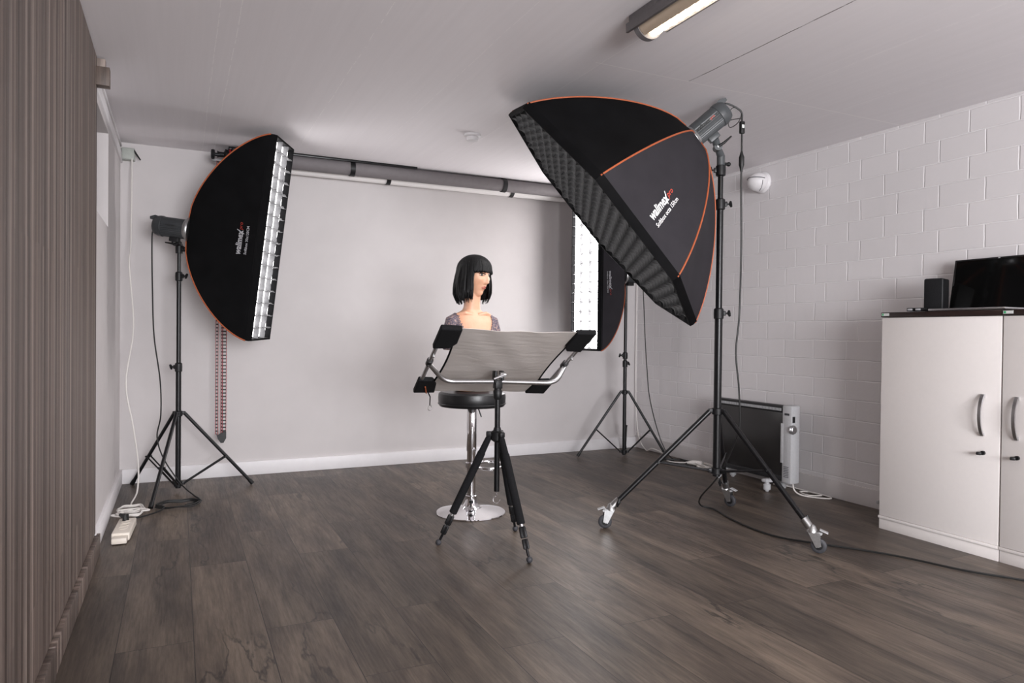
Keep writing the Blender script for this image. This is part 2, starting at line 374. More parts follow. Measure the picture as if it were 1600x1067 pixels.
# ---------------------------------------------------------------- light stands
def stand(name, label, centre, feet, top, hub, low, jointf, knobs, leg_r=.010, pole_r=.016, casters=False, group=None, top_off=(0, 0)):
    cx, cy = centre; g = thing(name, label, 'light stand', (cx, cy, 0), group)
    tx, ty = cx+top_off[0], cy+top_off[1]
    def at(z, dx=0, dy=0): k = (z-low)/(top-low); return Vector((cx+(tx-cx)*k+dx, cy+(ty-cy)*k+dy, z))
    zs = [low-.03]+[k[0] for k in knobs if k[2]]+[top]
    for i in range(len(zs)-1):
        r = pole_r*(1-.16*i); MB().cyl(at(zs[i]), at(zs[i+1]), r, seg=24).build('pole_section', 'black_metal', g)
    for z, ang, _ in knobs:
        c = MB(); c.lathe(at(z), [(pole_r*.9, -.032), (pole_r+.005, -.028), (pole_r+.006, 0), (pole_r+.005, .022), (pole_r*.9, .028)], seg=24)
        d = Vector((math.cos(ang), math.sin(ang), 0)); q = at(z)
        c.box(q+d*(pole_r+.006), (.020, .018, .026), .003, Matrix.Rotation(ang, 3, 'Z'))
        col = c.build('collar', 'black_plastic', g)
        kn = MB(); kn.cyl(q+d*(pole_r+.01), q+d*(pole_r+.034), .005)
        e = Vector((-d.y, d.x, 0)); e2 = (e*.5+Vector((0, 0, .86))); kn.tube([q+d*(pole_r+.036)-e2*.017, q+d*(pole_r+.033), q+d*(pole_r+.036)+e2*.017], [.006, .010, .006], 12)
        kn.build('knob', 'black_plastic', col)
    for z, nm in ((hub, 'hub'), (low, 'lower_hub')):
        c = MB(); c.lathe(at(z), [(pole_r, -.022), (pole_r+.008, -.018), (pole_r+.009, .012), (pole_r, .016)], seg=24)
        for fx, fy in feet:
            d = Vector((fx-cx, fy-cy, 0)).normalized(); a = math.atan2(d.y, d.x)
            c.box(at(z)+d*(pole_r+.013), (.026, .020, .022), .003, Matrix.Rotation(a, 3, 'Z'))
        c.build(nm, 'black_plastic', g)
    for (fx, fy) in feet:
        d = Vector((fx-cx, fy-cy, 0)); L = d.length; d.normalize(); e = Vector((-d.y, d.x, 0))
        a = at(hub)+d*(pole_r+.022)-Vector((0, 0, .004))
        if casters: end = Vector((fx, fy, .145))-d*.035
        else: end = Vector((fx, fy, leg_r+.001))
        lg = MB(); lg.tube([a, end], leg_r, 16); leg = lg.build('leg', 'black_metal', g)
        j = a.lerp(end, jointf); k = at(low)+d*(pole_r+.020)
        br = MB(); w = e*(leg_r+.004)
        for s_ in (-1, 1): br.tube([k+w*s_*.8, j+w*s_], .0048, 8)
        br.cyl(j-w*1.5, j+w*1.5, .006); br.build('brace', 'black_metal', g)
        if not casters:
            MB().tube([end+(a-end).normalized()*.03, end-(a-end).normalized()*.004], [leg_r+.002, leg_r+.003], 16).build('foot_cap', 'black_plastic', leg)
        else:
            ca = bpy.data.objects.new('caster', None)
            dirn = (end-a).normalized()
            s = MB(); s.tube([end-dirn*.012, end+dirn*.048], [leg_r+.006]*2, 20); s.lathe((fx, fy, 0), [(.008, .135), (.016, .128), (.019, .118), (.024, .112), (.026, .100), (.014, .094)], seg=24)
            s.tube([end+dirn*.035, Vector((fx, fy, .125))], [.012, .010], 14)
            cs = s.build('caster', 'caster_metal', g)
            # fork + wheel trail sideways
            tr = Vector((-.9, .43, 0)) if fx < cx-.2 else (Vector((.62, -.78, 0)) if fy < cy-.2 else Vector((.35, -.93, 0))); ax = Vector((-tr.y, tr.x, 0)); hub_p = Vector((fx, fy, .037))+tr*.030
            f = MB()
            for s_ in (-1, 1):
                o_ = ax*.017*s_
                pts = [Vector((fx, fy, .104))-tr*.020+o_, Vector((fx, fy, .104))+tr*.034+o_, hub_p+tr*.012+o_, hub_p-tr*.012-Vector((0, 0, .008))+o_]
                r1 = f.ring(pts); r2 = f.ring([p+ax*.003*s_ for p in pts]); f.skin([r1, r2])
            f.box(Vector((fx, fy, .102))+tr*.008, (.055, .040, .004), .001, Matrix.Rotation(math.atan2(tr.y, tr.x), 3, 'Z'))
            f.cyl(hub_p-ax*.022, hub_p+ax*.022, .005)
            f.build('fork', 'caster_metal', cs)
            wl = MB(); wl.lathe(hub_p-ax*.0115, [(.012, 0), (.024, .0005), (.030, .001), (.0355, .005), (.0368, .0115), (.0355, .018), (.030, .022), (.024, .0225), (.012, .023)], axis=ax, seg=36)
            wl.build('wheel', 'rubber', cs)
            MB().lathe(hub_p-ax*.0135, [(.004, 0), (.019, .001), (.020, .004), (.020, .023), (.019, .026), (.004, .027)], axis=ax, seg=30).build('wheel_hub', 'black_plastic', cs)
            bk = MB(); bk.box(Vector((fx, fy, .108))+tr*.052, (.040, .034, .004), .0015, Matrix.Rotation(math.atan2(tr.y, tr.x), 3, 'Z') @ Matrix.Rotation(.35, 3, 'Y')); bk.cyl(Vector((fx, fy, .098))+tr*.040-ax*.02, Vector((fx, fy, .098))+tr*.040+ax*.02, .006)
            bk.build('brake_lever', 'silver_plastic', cs)
            kb = MB(); kp = end+e*.03; kb.cyl(end, kp, .005); kb.tube([kp-Vector((0, 0, .022))+d*.006, kp+e*.004, kp+Vector((0, 0, .022))-d*.006], [.005, .009, .005], 10)
            kb.build('clamp_knob', 'black_plastic', cs)
    return g
bpy.context.view_layer.update()
LST = (0.0, 4.97)
stand('light_stand', 'black light stand under the narrow softbox at the left, in the back left corner', LST, [(-.275, 5.29), (-.142, 4.545), (.452, 5.02)], 1.60, .505, .055, .60,
      [(.80, 2.6, True), (1.38, -.6, True), (1.56, -.6, False)], .011, .0165)
stand('light_stand', 'black light stand under the narrow softbox by the right wall, behind the grey heater', (3.425, 4.975), [(3.045, 5.10), (3.735, 4.80), (3.62, 5.24)], 1.56, .55, .045, .58,
      [(.79, .3, True), (.86, 3.0, False), (1.50, -.5, True)], .0105, .0155)
OST = (2.61, 2.925)
stand('wheeled_light_stand', 'tall black stand on three rubber casters, holding up the large octagonal softbox', OST, [(2.094, 3.158), (2.757, 2.42), (3.02, 3.30)], 2.00, .635, .315, .56,
      [(1.157, -.5, True), (1.74, -.5, True), (1.92, 2.7, True)], .0135, .0205, casters=True)
bpy.ops.object.select_all(action='DESELECT') if False else None

# ---------------------------------------------------------------- softboxes
class Box:
    def __init__(s, c, n, a, corners, L, r0=.075, bulge=.88):
        s.bulge = bulge
        s.c = Vector(c); s.n = Vector(n).normalized(); s.L = L
        a = Vector(a); s.a = (a-s.n*a.dot(s.n)).normalized(); s.b = s.a.cross(s.n)
        if s.b.z < 0 and len(corners) == 4: s.b = -s.b
        s.K = corners; s.N = len(corners); s.r0 = r0
    def P(s, x, y, h=0): return s.c+s.a*x+s.b*y+s.n*h
    def rib(s, k, t):
        x, y = s.K[k % s.N]; q = s.bulge*max(0, 1-t**1.6)**.65+(1-s.bulge)*(1-t); r = math.hypot(x, y)
        return s.P(x*q+s.r0*x/r*(1-q), y*q+s.r0*y/r*(1-q), -s.L*t)
    def surf(s, k, t, u):      # u in 0..1 between rib k and k+1
        A, B = s.rib(k, t), s.rib(k+1, t); p = A.lerp(B, u)
        ctr = s.c-s.n*s.L*t; sag = .035*math.sin(PI*min(1, t*1.0))*4*u*(1-u)*min(1, (A-B).length/.5)
        d = (ctr-p)
        return p+(d.normalized()*sag if d.length > 1e-4 else Vector())
    def sprint(s, k, along_rim, s0):
        "print frame: returns fn(x,y). along_rim: +1/-1 text runs along the rim; 0: text runs from rim to apex"
        ts = np.linspace(0, .95, 120); mids = [s.surf(k, t, .5) for t in ts]; arc = [0]
        for i in range(1, 120): arc.append(arc[-1]+(mids[i]-mids[i-1]).length)
        def fn(x, y):
            if along_rim: ss, w = s0+y, x*along_rim
            else: ss, w = s0+x, -y
            t = float(np.interp(ss, arc, ts)); A, B = s.rib(k, t), s.rib(k+1, t); u = .5+w/max((B-A).length, .01)
            p = s.surf(k, t, u); e = .004
            nn = (s.surf(k, min(t+e, 1), u)-s.surf(k, max(t-e, 0), u)).cross(s.surf(k, t, u+e)-s.surf(k, t, u-e)).normalized()
            if nn.dot(p-(s.c-s.n*s.L*.5)) < 0: nn = -nn
            return p+nn*.004
        return fn
def softbox(name, label, B, glow, fabric_of, grid, cell, depth, gridmat, prints, lip=.04, piping=.0045, rim_pipe=False):
    g = thing(name, label, 'softbox', tuple(B.c-B.n*B.L*.5))
    N = B.N; nt = 26; nu = 8
    # fabric panels
    for k in range(N):
        mb = MB(); grid_v = [[mb.bm.verts.new(B.surf(k, (i/nt)**1.0, j/nu)) for j in range(nu+1)] for i in range(nt+1)]
        for i in range(nt):
            for j in range(nu): mb.bm.faces.new((grid_v[i][j], grid_v[i+1][j], grid_v[i+1][j+1], grid_v[i][j+1]))
        o = mb.build('fabric_panel', fabric_of(k), g, ang=80)
        md = o.modifiers.new('thick', 'SOLIDIFY'); md.thickness = .0025; md.offset = 0
    for k in range(N):
        pts = [B.rib(k, (i/30)) for i in range(31)]; pts = [p+(p-(B.c-B.n*B.L*.5)).normalized()*.002 for p in pts]
        MB().tube(pts, piping, 8).build('piping', 'orange', g)
    # lip around the rim
    fr = MB(); outer = [B.P(x, y, 0) for x, y in B.K]
    prof = [(1.004, -.012), (1.006, lip*.5), (1.0, lip), (.978, lip), (.978, -.012)]
    rings = []
    for k in range(N):
        x, y = B.K[k]; r = math.hypot(x, y)
        rings.append([B.P(x*(1-(1-sc)*(.3/ r if N == 4 else 1)) if False else x-(1-sc)*.55*x/r*1.0, y-(1-sc)*.55*y/r, h) for sc, h in prof])
    vr = [fr.ring(r) for r in rings]; fr.skin(vr+[vr[0]], cap=False); fr.build('rim', 'black_fabric', g, ang=20)
    # diffuser
    dm = MB(); vv = dm.ring([B.P(x*.972, y*.972, lip-depth-.004) for x, y in B.K]); dm.bm.faces.new(vv); dm.build('diffuser', glow, g, smooth=False)
    # egg-crate grid
    gm = MB(); poly = [(x*.985, y*.985) for x, y in B.K]
    def clip(p, d):
        lo, hi = -9, 9
        for i in range(N):
            x0, y0 = poly[i]; x1, y1 = poly[(i+1) % N]; nx, ny = (y1-y0), -(x1-x0)
            if nx*(-x0)+ny*(-y0) > 0: nx, ny = -nx, -ny
            den = nx*d[0]+ny*d[1]; num = nx*(x0-p[0])+ny*(y0-p[1])
            if abs(den) < 1e-9:
                if num < 0: return None
            elif den > 0: hi = min(hi, num/den)
            else: lo = max(lo, num/den)
        return (lo, hi) if hi > lo+.01 else None
    for d, offs in grid:
        nrm = (-d[1], d[0])
        for off in offs:
            p = (nrm[0]*off, nrm[1]*off); r = clip(p, d)
            if not r: continue
            n = max(2, int((r[1]-r[0])/cell*8)); A = []; Bv = []
            for i in range(n+1):
                q = r[0]+(r[1]-r[0])*i/n; x, y = p[0]+d[0]*q, p[1]+d[1]*q
                ph = abs(math.cos(PI*q/cell)) if N == 8 else abs(math.sin(PI*q/cell)); sag = (-.38 if N == 8 else -.12)*depth*ph; wv = (0 if N == 8 else .05)*cell*math.sin(2*PI*q/cell+off*9)
                A.append(gm.bm.verts.new(B.P(x+nrm[0]*wv, y+nrm[1]*wv, lip+sag))); Bv.append(gm.bm.verts.new(B.P(x, y, lip-depth)))
            for i in range(n): gm.bm.faces.new((A[i], A[i+1], Bv[i+1], Bv[i]))
    o = gm.build('grid', gridmat, g, ang=60); md = o.modifiers.new('thick', 'SOLIDIFY'); md.thickness = .0022; md.offset = 0
    o['kind'] = 'stuff' if False else o.get('kind', '') or ''
    del o['kind']
    for (k, along, s0, lines) in prints:
        fn = B.sprint(k, along, s0)
        for (body, size, x, y, mt, kw) in lines: put_text(body, size, 'printed_lettering', mt, g, fn, x, y, **kw)
    return g
def tw(body, **kw):
    bm, w = text_mesh(body, 1, **kw); bm.free(); return w
def logo(x0, y0, size, white, red, small, sm_size, sm_dy, sm_x, wide=1.0):
    w1 = tw('walime', shear=.15, xs=.80*wide)*size; w2 = tw('x', shear=.15, xs=.95*wide)*size
    return [('walime', size, x0, y0, white, dict(shear=.15, bold=size*.028, xs=.80*wide)), ('x', size, x0+w1+size*.01, y0, white, dict(shear=.15, bold=size*.03, xs=.95*wide)),
            ('/', size*1.25, x0+w1+size*.10, y0-size*.14, white, dict(shear=.35, bold=size*.01, xs=.9)),
            ('pro', size*.62, x0+w1+w2+size*.07, y0+size*.12, red, dict(shear=.25, xs=.95*wide)), (small, sm_size, x0+sm_x, y0-sm_dy, white, dict(bold=.0004, xs=.92*wide))]
def rect_corners(w, h): return [(-w/2, h/2), (w/2, h/2), (w/2, -h/2), (-w/2, -h/2)]
def rect_grid(w, h, nx, ny):
    return [((0, 1), [(-w/2+w*i/nx) for i in range(1, nx)]), ((1, 0), [(-h/2+h*i/ny) for i in range(1, ny)])]
# left strip
LB = Box((.504, 4.691, 1.606), (.91046, -.39397, -.12589), (-.39964, -.9164, -.02244), rect_corners(.36, 1.257), .49)
softbox('strip_softbox', 'tall narrow black softbox with white grid front, on the stand in the back left corner', LB, 'glow_left', lambda k: 'black_fabric', rect_grid(.36, 1.257, 3, 16), .1, .034, 'strip_grid',
        [(1, -1, .095, logo(-.13, .012, .060, 'dull_text', 'dark_red_text', 'Softbox 30x120CM', .026, .042, .01))])
# right strip
RB = Box((3.008, 4.905, 1.535), (-.996, -.09, -.0), (-.09, .996, 0), rect_corners(.36, 1.257), .36)
softbox('strip_softbox', 'tall narrow softbox with glaring white front, half hidden behind the large octagonal softbox', RB, 'glow_right', lambda k: 'lit_fabric', rect_grid(.36, 1.257, 3, 16), .1, .030, 'strip_grid',
        [(3, -1, .10, logo(-.02, .012, .060, 'dull_text', 'dark_red_text', 'Softbox 30x120CM', .026, .036, .01))])
# octa
on = Vector((-.65736, .38411, -.64833)); oa = on.cross(Vector((0, 0, 1))).normalized(); ob = oa.cross(on)
ph0 = 2.28564
OB = Box((2.0305, 3.1839, 1.6755), on, oa, [(.752*math.cos(ph0+k*PI/4), .752*math.sin(ph0+k*PI/4)) for k in range(8)], .612, .085, .62)
OB.b = oa.cross(on)   # same handedness as the corner angles
c_ = .086
offs = [c_*(i+.5) for i in range(-11, 11)]; s2 = math.sqrt(.5)
softbox('octagonal_softbox', 'large black octagonal softbox with orange piping and dark honeycomb front, tilted under the ceiling', OB, 'glow_octa',
        lambda k: 'black_fabric' if k in (0, 7) else 'lit_fabric', [((s2, s2), offs), ((s2, -s2), offs)], c_, .042, 'grid_fabric',  # lit panels take the paler copy, upper ones stay dark as in shade
        [(1, 0, .10, [(a, b*1.0, c-.02, d-.028, e if e != 'dull_text' else 'white_text', k) for a, b, c, d, e, k in logo(0, 0, .062, 'white_text', 'red_text', 'Softbox octa 150cm', .030, .040, .0)])], lip=.030, piping=.0042)

# ---------------------------------------------------------------- flash heads
def flash_head(name, label, B, L, r, light_mat, dark_mat, pole_top, prints=None, lever=1):
    ap = B.c-B.n*(B.L-.012); ax = -B.n; g = thing(name, label, 'studio flash', tuple(ap))
    side = ax.cross(Vector((0, 0, 1))).normalized(); up = side.cross(ax).normalized()
    MB().lathe(ap, [(r*1.22, 0), (r*1.28, .006), (r*1.28, .016), (r*1.06, .024), (r*1.0, .034)], axis=ax, seg=40).build('speed_ring', 'caster_metal', g)
    # ribbed body
    b = MB(); seg = 72; rings = []
    for h in (.030, .036, L*.78):
        rr = r*(.97 if h == .030 else 1)
        rings.append(b.ring([ap+ax*h+(side*math.cos(2*PI*k/seg)+up*math.sin(2*PI*k/seg))*(rr-(.0022 if (k % 2 and up.dot(Vector((0, 0, 1)))*math.sin(2*PI*k/seg) < .25) else 0)) for k in range(seg)]))
    b.skin(rings); b.build('body', light_mat, g, ang=20)
    MB().lathe(ap, [(r*1.0, L*.76), (r*1.05, L*.775), (r*1.05, L*.86), (r*.98, L*.93), (r*.82, L), (r*.3, L*1.005)], axis=ax, seg=40).build('rear_cover', dark_mat, g)
    hd = MB(); pts = [ap+ax*(L*.86)+up*r*.90, ap+ax*(L*.99)+up*r*1.02, ap+ax*(L*1.13)+up*r*.80, ap+ax*(L*1.12)+up*r*.55, ap+ax*(L*.98)+up*r*.45]
    r1 = hd.ring([p-side*r*.38 for p in pts]); r2 = hd.ring([p+side*r*.38 for p in pts]); hd.skin([r1, r2]); hd.build('handle', dark_mat, g)
    # tilting bracket
    q = ap+ax*(L*.42)-up*r*.98; pt = Vector(pole_top)
    br = MB(); br.box(q-up*.012, (.060, .036, .030), .004, Matrix((ax, side, up)).transposed())
    mid = (q-up*.02).lerp(pt, .45)
    br.tube([q-up*.02, mid], [.019, .020], 14); br.cyl(mid-side*.026, mid+side*.026, .021); br.tube([mid, pt+Vector((0, 0, .01))], [.018, .020], 16)
    br.cyl(pt-Vector((0, 0, .05)), pt+Vector((0, 0, .012)), .021, seg=20)
    bk = br.build('bracket', dark_mat if light_mat != 'head_dark' else 'black_plastic', g)
    lv = MB(); s0 = mid+side*.028*lever; lv.tube([s0, s0+ax*.035-Vector((0, 0, .006)), s0+ax*.085-Vector((0, 0, .004))], [.008, .007, .004], 12); lv.build('lever', 'black_plastic', bk)
    sc = MB(); sc.cyl(mid-side*.030, mid+side*.030, .007); sc.build('bolt', 'caster_metal', bk)
    kn = MB(); kn.cyl(pt-Vector((0, 0, .03)), pt-Vector((0, 0, .03))+Vector((.045, -.01, 0)), .008); kn.sphere(pt-Vector((-.045, .01, .03)), .012, 14); kn.build('knob', 'black_plastic', bk)
    if prints:
        # lettering wraps the side that faces into the room
        view = (Vector((0, 0, 1.04))-ap); view = (view-ax*view.dot(ax)).normalized(); vs_ = ax.cross(view).normalized()
        sgn = 1 if vs_.z > 0 else -1
        def fn(x, y):
            a = (y+.006)/r; return ap+ax*(L*.14+x)+(view*math.cos(a)+vs_*sgn*math.sin(a))*(r+.0012)
        def fnr(x, y):
            a = (y+.006)/r; return ap+ax*(L*.62-x)+(view*math.cos(a)-vs_*sgn*-math.sin(a))*(r+.0012)
        F = fn if prints[0] > 0 else fnr
        for body, size, x, y, mt, kw in prints[1]: put_text(body, size, 'printed_lettering', mt, g, F, x, y, **kw)
    return g, ap, ax, side, up
flash_head('flash_head', 'dark grey studio flash mounted on the narrow softbox in the back left corner', LB, .225, .062, 'head_dark', 'head_dark', (.0, 4.97, 1.575),
           (-1, [('walimex', .018, .0, .004, 'black_text', dict(bold=.0004)), ('pro VC-400', .012, .0, -.016, 'black_text', {})]))
flash_head('flash_head', 'dark flash behind the narrow glaring softbox near the right wall, mostly hidden', RB, .215, .060, 'head_dark', 'head_dark', (3.425, 4.975, 1.54))
_, oap, oax, osd, oup = flash_head('flash_head', 'grey ribbed studio flash behind the octagonal softbox, on top of the wheeled stand', OB, .240, .060, 'head_grey', 'head_grey', (2.61, 2.925, 1.985),
           (1, [('walimex', .030, .0, .0, 'black_text', dict(shear=.2, bold=.0006, xs=.9)), ('pro', .019, .096, .005, 'red_text', {}), ('VC-400', .014, .128, .004, 'black_text', dict(bold=.0003))]))

# ---------------------------------------------------------------- reflector on tripod
pc = Vector((1.4078, 3.1140, .8924)); pn = Vector((.08125, .42127, .90329)); pa = Vector((.98896, -.14673, -.02053)); pb = Vector((-.12389, -.89499, .42854))
PW, PL = .698, .76
g = thing('reflector_panel', 'pale silver-grey cloth reflector in a tubular frame, tilted on the black tripod below the bust', 'reflector', tuple(pc))
def PP(x, y, h=0): return pc+pa*x+pb*y+pn*h
# cloth with hollow-cut sides
cl = MB(); nx, ny = 28, 28; vv = []
for j in range(ny+1):
    y = (j/ny-.5)*PL; e = abs(2*j/ny-1); side_in = .058+.027*(1-e**2); row = []
    for i in range(nx+1):
        u = 2*i/nx-1; x = u*(PW/2-side_in)
        topdip = .020*(1-u*u)*max(0, 2*j/ny-1)
        h = -.012*(1-u*u)*math.cos(PI*(j/ny-.5))+.0025*math.sin(9*u+5*y*4)*(1-u*u)
        row.append(cl.bm.verts.new(PP(x, y-topdip, h)))
    vv.append(row)
for j in range(ny):
    for i in range(nx): cl.bm.faces.new((vv[j][i], vv[j][i+1], vv[j+1][i+1], vv[j+1][i]))
o = cl.build('cloth', 'cloth', g, ang=90); md = o.modifiers.new('thick', 'SOLIDIFY'); md.thickness = .002
for s_ in (-1, 1):
    MB().tube([PP(s_*(PW/2-.008), -PL/2+.01), PP(s_*(PW/2-.008), PL/2-.01)], .0105, 14).build('frame_tube', 'steel', g)
    ed = MB(); ed.tube([PP(s_*((PW/2-.058-.027*(1-abs(2*k/24-1)**2))), (k/24-.5)*PL, -.001) for k in range(2, 23)], .0048, 8); ed.build('hem', 'black_fabric', g)
    # black corner sleeves around the tube ends
    for t_, ln in ((1, .20), (-1, .17)):
        c = MB(); y0, y1 = t_*PL/2*1.01, t_*(PL/2-ln)
        def edge_in(y): e = min(1, abs(y)/(PL/2)); return PW/2-.058-.027*(1-e**2)
        outr = PW/2+.010
        pts = [(outr, y0), (PW/2-.085 if t_ > 0 else PW/2-.10, y0-t_*.004), (edge_in(y0-t_*ln*.75)-.016, y0-t_*ln*.72), (edge_in(y1)+.012, y1+t_*.006), (outr, y1)]
        pts = [(s_*x, y) for x, y in pts]
        top = c.ring([PP(x, y, .012) for x, y in pts]); bot = c.ring([PP(x, y, -.014) for x, y in pts]); c.skin([bot, top])
        cs_ = c.build('corner_sleeve', 'black_foam', g); bv = cs_.modifiers.new('bevel', 'BEVEL'); bv.width = .006; bv.segments = 3
    jn = PP(s_*(PW/2-.008), 0, 0)
    MB().tube([PP(s_*(PW/2-.008), -.022), PP(s_*(PW/2-.008), .022)], .016, 16).build('pivot_clamp', 'black_plastic', g)
    MB().cyl(PP(s_*(PW/2-.008), .10), PP(s_*(PW/2-.008), .10, -.02), .005).build('spring_button', 'caster_metal', g)
barp = Vector((1.405, 3.116, .803))
Lp, Rp = PP(-(PW/2-.008), 0, -.012), PP(PW/2-.008, 0, -.012)
cL, cR = Vector((1.166, 3.222, .801)), Vector((1.652, 2.984, .799))
def fillet(a, b, c, r, n=8):
    p, q = b+(a-b).normalized()*r, b+(c-b).normalized()*r
    return [p.lerp(b, k/n).lerp(b.lerp(q, k/n), k/n) for k in range(n+1)]
arm = [Lp]+fillet(Lp, cL, barp, .055)+[barp]+fillet(barp, cR, Rp, .055)+[Rp]
MB().tube(arm, .0115, 16).build('support_arm', 'steel', g)
st = MB(); p0 = PP(-PW/2+.06, -PL/2+.02, -.01); st.tube([p0, p0+Vector((.012, -.01, -.03)), p0+Vector((.014, 0, -.075))], [.006, .007, .006], 8, flat=.35); sp = st.build('hanging_strap', 'black_fabric', g)
MB().tube([p0+Vector((.014+.010*math.cos(a), 0, -.088+.014*math.sin(a))) for a in [2*PI*k/14 for k in range(14)]], .0022, 8, closed=True).build('ring', 'chrome', sp)
or_ = MB(); or_.tube([PP(-PW/2+.035, -PL/2+.10, -.019), PP(-PW/2+.055, -PL/2+.012, -.019)], .0035, 8); or_.build('orange_tab', 'orange', g)

g = thing('tripod', 'black photo tripod with foam-covered legs, standing in front of the bar stool', 'tripod', (1.401, 3.118, 0))
tc = Vector((1.404, 3.116, 0)); feet = [Vector((1.150, 3.237, 0)), Vector((1.439, 2.825, 0)), Vector((1.600, 3.308, 0))]
Z = lambda z: Vector((tc.x, tc.y, z))
MB().cyl(Z(.268), Z(.75), .0135, seg=20).build('centre_column', 'black_metal', g)
MB().lathe(Z(.545), [(.018, -.035), (.030, -.026), (.032, 0), (.034, .012), (.020, .020), (.016, .035)], seg=28).build('crown', 'black_plastic', g)
hd = MB(); hd.lathe(Z(.735), [(.014, -.02), (.021, -.01), (.022, .022), (.017, .030), (.017, .040)], seg=24); hd.box(Z(.79), (.036, .040, .042), .004); hd.box(Z(.826)+Vector((-.016, 0, 0)), (.012, .040, .060), .004).box(Z(.826)+Vector((.020, 0, 0)), (.012, .040, .060), .004)
hdo = hd.build('clamp_head', 'black_plastic', g)
MB().tube([Z(.838)+Vector((.022, -.024, 0)), Z(.834)+Vector((.0, -.030, -.004)), Z(.818)+Vector((-.036, -.034, 0))], [.010, .009, .005], 12).build('clamp_lever', 'steel', hdo)
MB().cyl(Z(.838)+Vector((.004, -.02, 0)), Z(.838)+Vector((.03, -.024, 0)), .012).build('clamp_screw', 'steel', hdo)
for f in feet:
    d = (f-tc).normalized(); a = Z(.545)+d*.034; e = f+Vector((0, 0, .012)); D = e-a
    P_ = lambda k: a+D*k
    MB().box(Z(.548)+d*.036, (.036, .026, .024), .004, Matrix.Rotation(math.atan2(d.y, d.x), 3, 'Z')).build('leg_joint', 'black_plastic', g)
    lg = MB(); lg.tube([P_(0), P_(.04), P_(.16), P_(.165), P_(.72), P_(.725)], [.010, .015, .017, .0195, .0195, .016], 20); leg = lg.build('leg', 'black_foam', g)
    MB().tube([P_(.72), P_(.76)], .011, 16).build('inner_tube', 'steel', leg)
    for k0, k1, r in ((.745, .83, .0165), (.84, .915, .0150)):
        tl = MB(); seg = 40; rings = []
        u = D.normalized(); s1 = u.cross(Vector((0, 0, 1))).normalized(); s2_ = u.cross(s1)
        for kk, rr in ((k0, .86), (k0+.008, 1), (k1-.008, 1), (k1, .86)):
            rings.append(tl.ring([P_(kk)+(s1*math.cos(2*PI*q/seg)+s2_*math.sin(2*PI*q/seg))*(r*rr-(.0016 if q % 2 else 0)) for q in range(seg)]))
        tl.skin(rings); tl.build('twist_lock', 'black_plastic', leg)
    MB().tube([P_(.91), P_(.97)], .0065, 12).build('lower_tube', 'black_metal', leg)
    MB().sphere(f+Vector((0, 0, .0150)), .0150, 18, (1, 1, 1)).build('rubber_foot', 'rubber', leg)
hk = [Z(.268), Z(.252)]+[Z(.226)+Vector((math.sin(a)*.017*-.9, .43*math.sin(a)*.017, math.cos(a)*.017)) for a in [PI*k/10 for k in range(0, 16)]]
MB().tube(catmull(hk, 3), .0022, 10).build('hook', 'chrome', g)

# ---------------------------------------------------------------- bar stool
sc = Vector((1.530, 3.755, 0)); g = thing('bar_stool', 'chrome bar stool with a round black padded seat, under the mannequin bust', 'bar stool', tuple(sc))
S = lambda z, x=0, y=0: sc+Vector((x, y, z))
MB().lathe(S(0), [(.198, 0), (.2, .004), (.198, .008), (.15, .018), (.09, .026), (.062, .031), (.058, .036)], seg=64).build('base', 'chrome', g)
MB().lathe(S(0), [(.060, .030), (.050, .040), (.036, .062), (.031, .090), (.032, .100), (.027, .103), (.027, .112)], seg=40).build('base_collar', 'chrome', g)
MB().lathe(S(0), [(.0255, .1), (.0255, .355), (.0285, .36), (.0285, .60), (.026, .605), (.026, .64)], seg=32).build('column', 'chrome', g)
seat = MB(); seat.lathe(S(0), [(.165, .616), (.185, .618), (.193, .630), (.195, .668), (.192, .690), (.180, .700), (.05, .704)], seg=64); so = seat.build('seat', 'leather', g)
MB().tube([S(.634)+Vector((.1935*math.cos(a), .1935*math.sin(a), 0)) for a in [2*PI*k/60 for k in range(60)]], .0035, 8, closed=True).build('seam', 'leather', so)
MB().tube([S(.625, .02, -.02), S(.60, .030, -.030), S(.555, .045, -.035)], .004, 10).build('lever', 'black_metal', g)
Rd = Vector((.9035, -.4285, 0)); fr = MB(); cr = sc+Rd*.105+Vector((0, 0, .275))
Fd = Vector((.4285, .9035, 0))
fr.tube([cr+Rd*.080*math.cos(a)+Fd*.115*math.sin(a) for a in [2*PI*k/40 for k in range(40)]], .009, 12, closed=True); fr.cyl(S(.262), S(.290), .034, seg=30)
fr.build('footrest', 'chrome', g)
bk = MB(); bk.sphere(sc+Vector((-.02, -.052, .075)), .012, 14); bk.build('clamp_bolt', 'black_plastic', g)

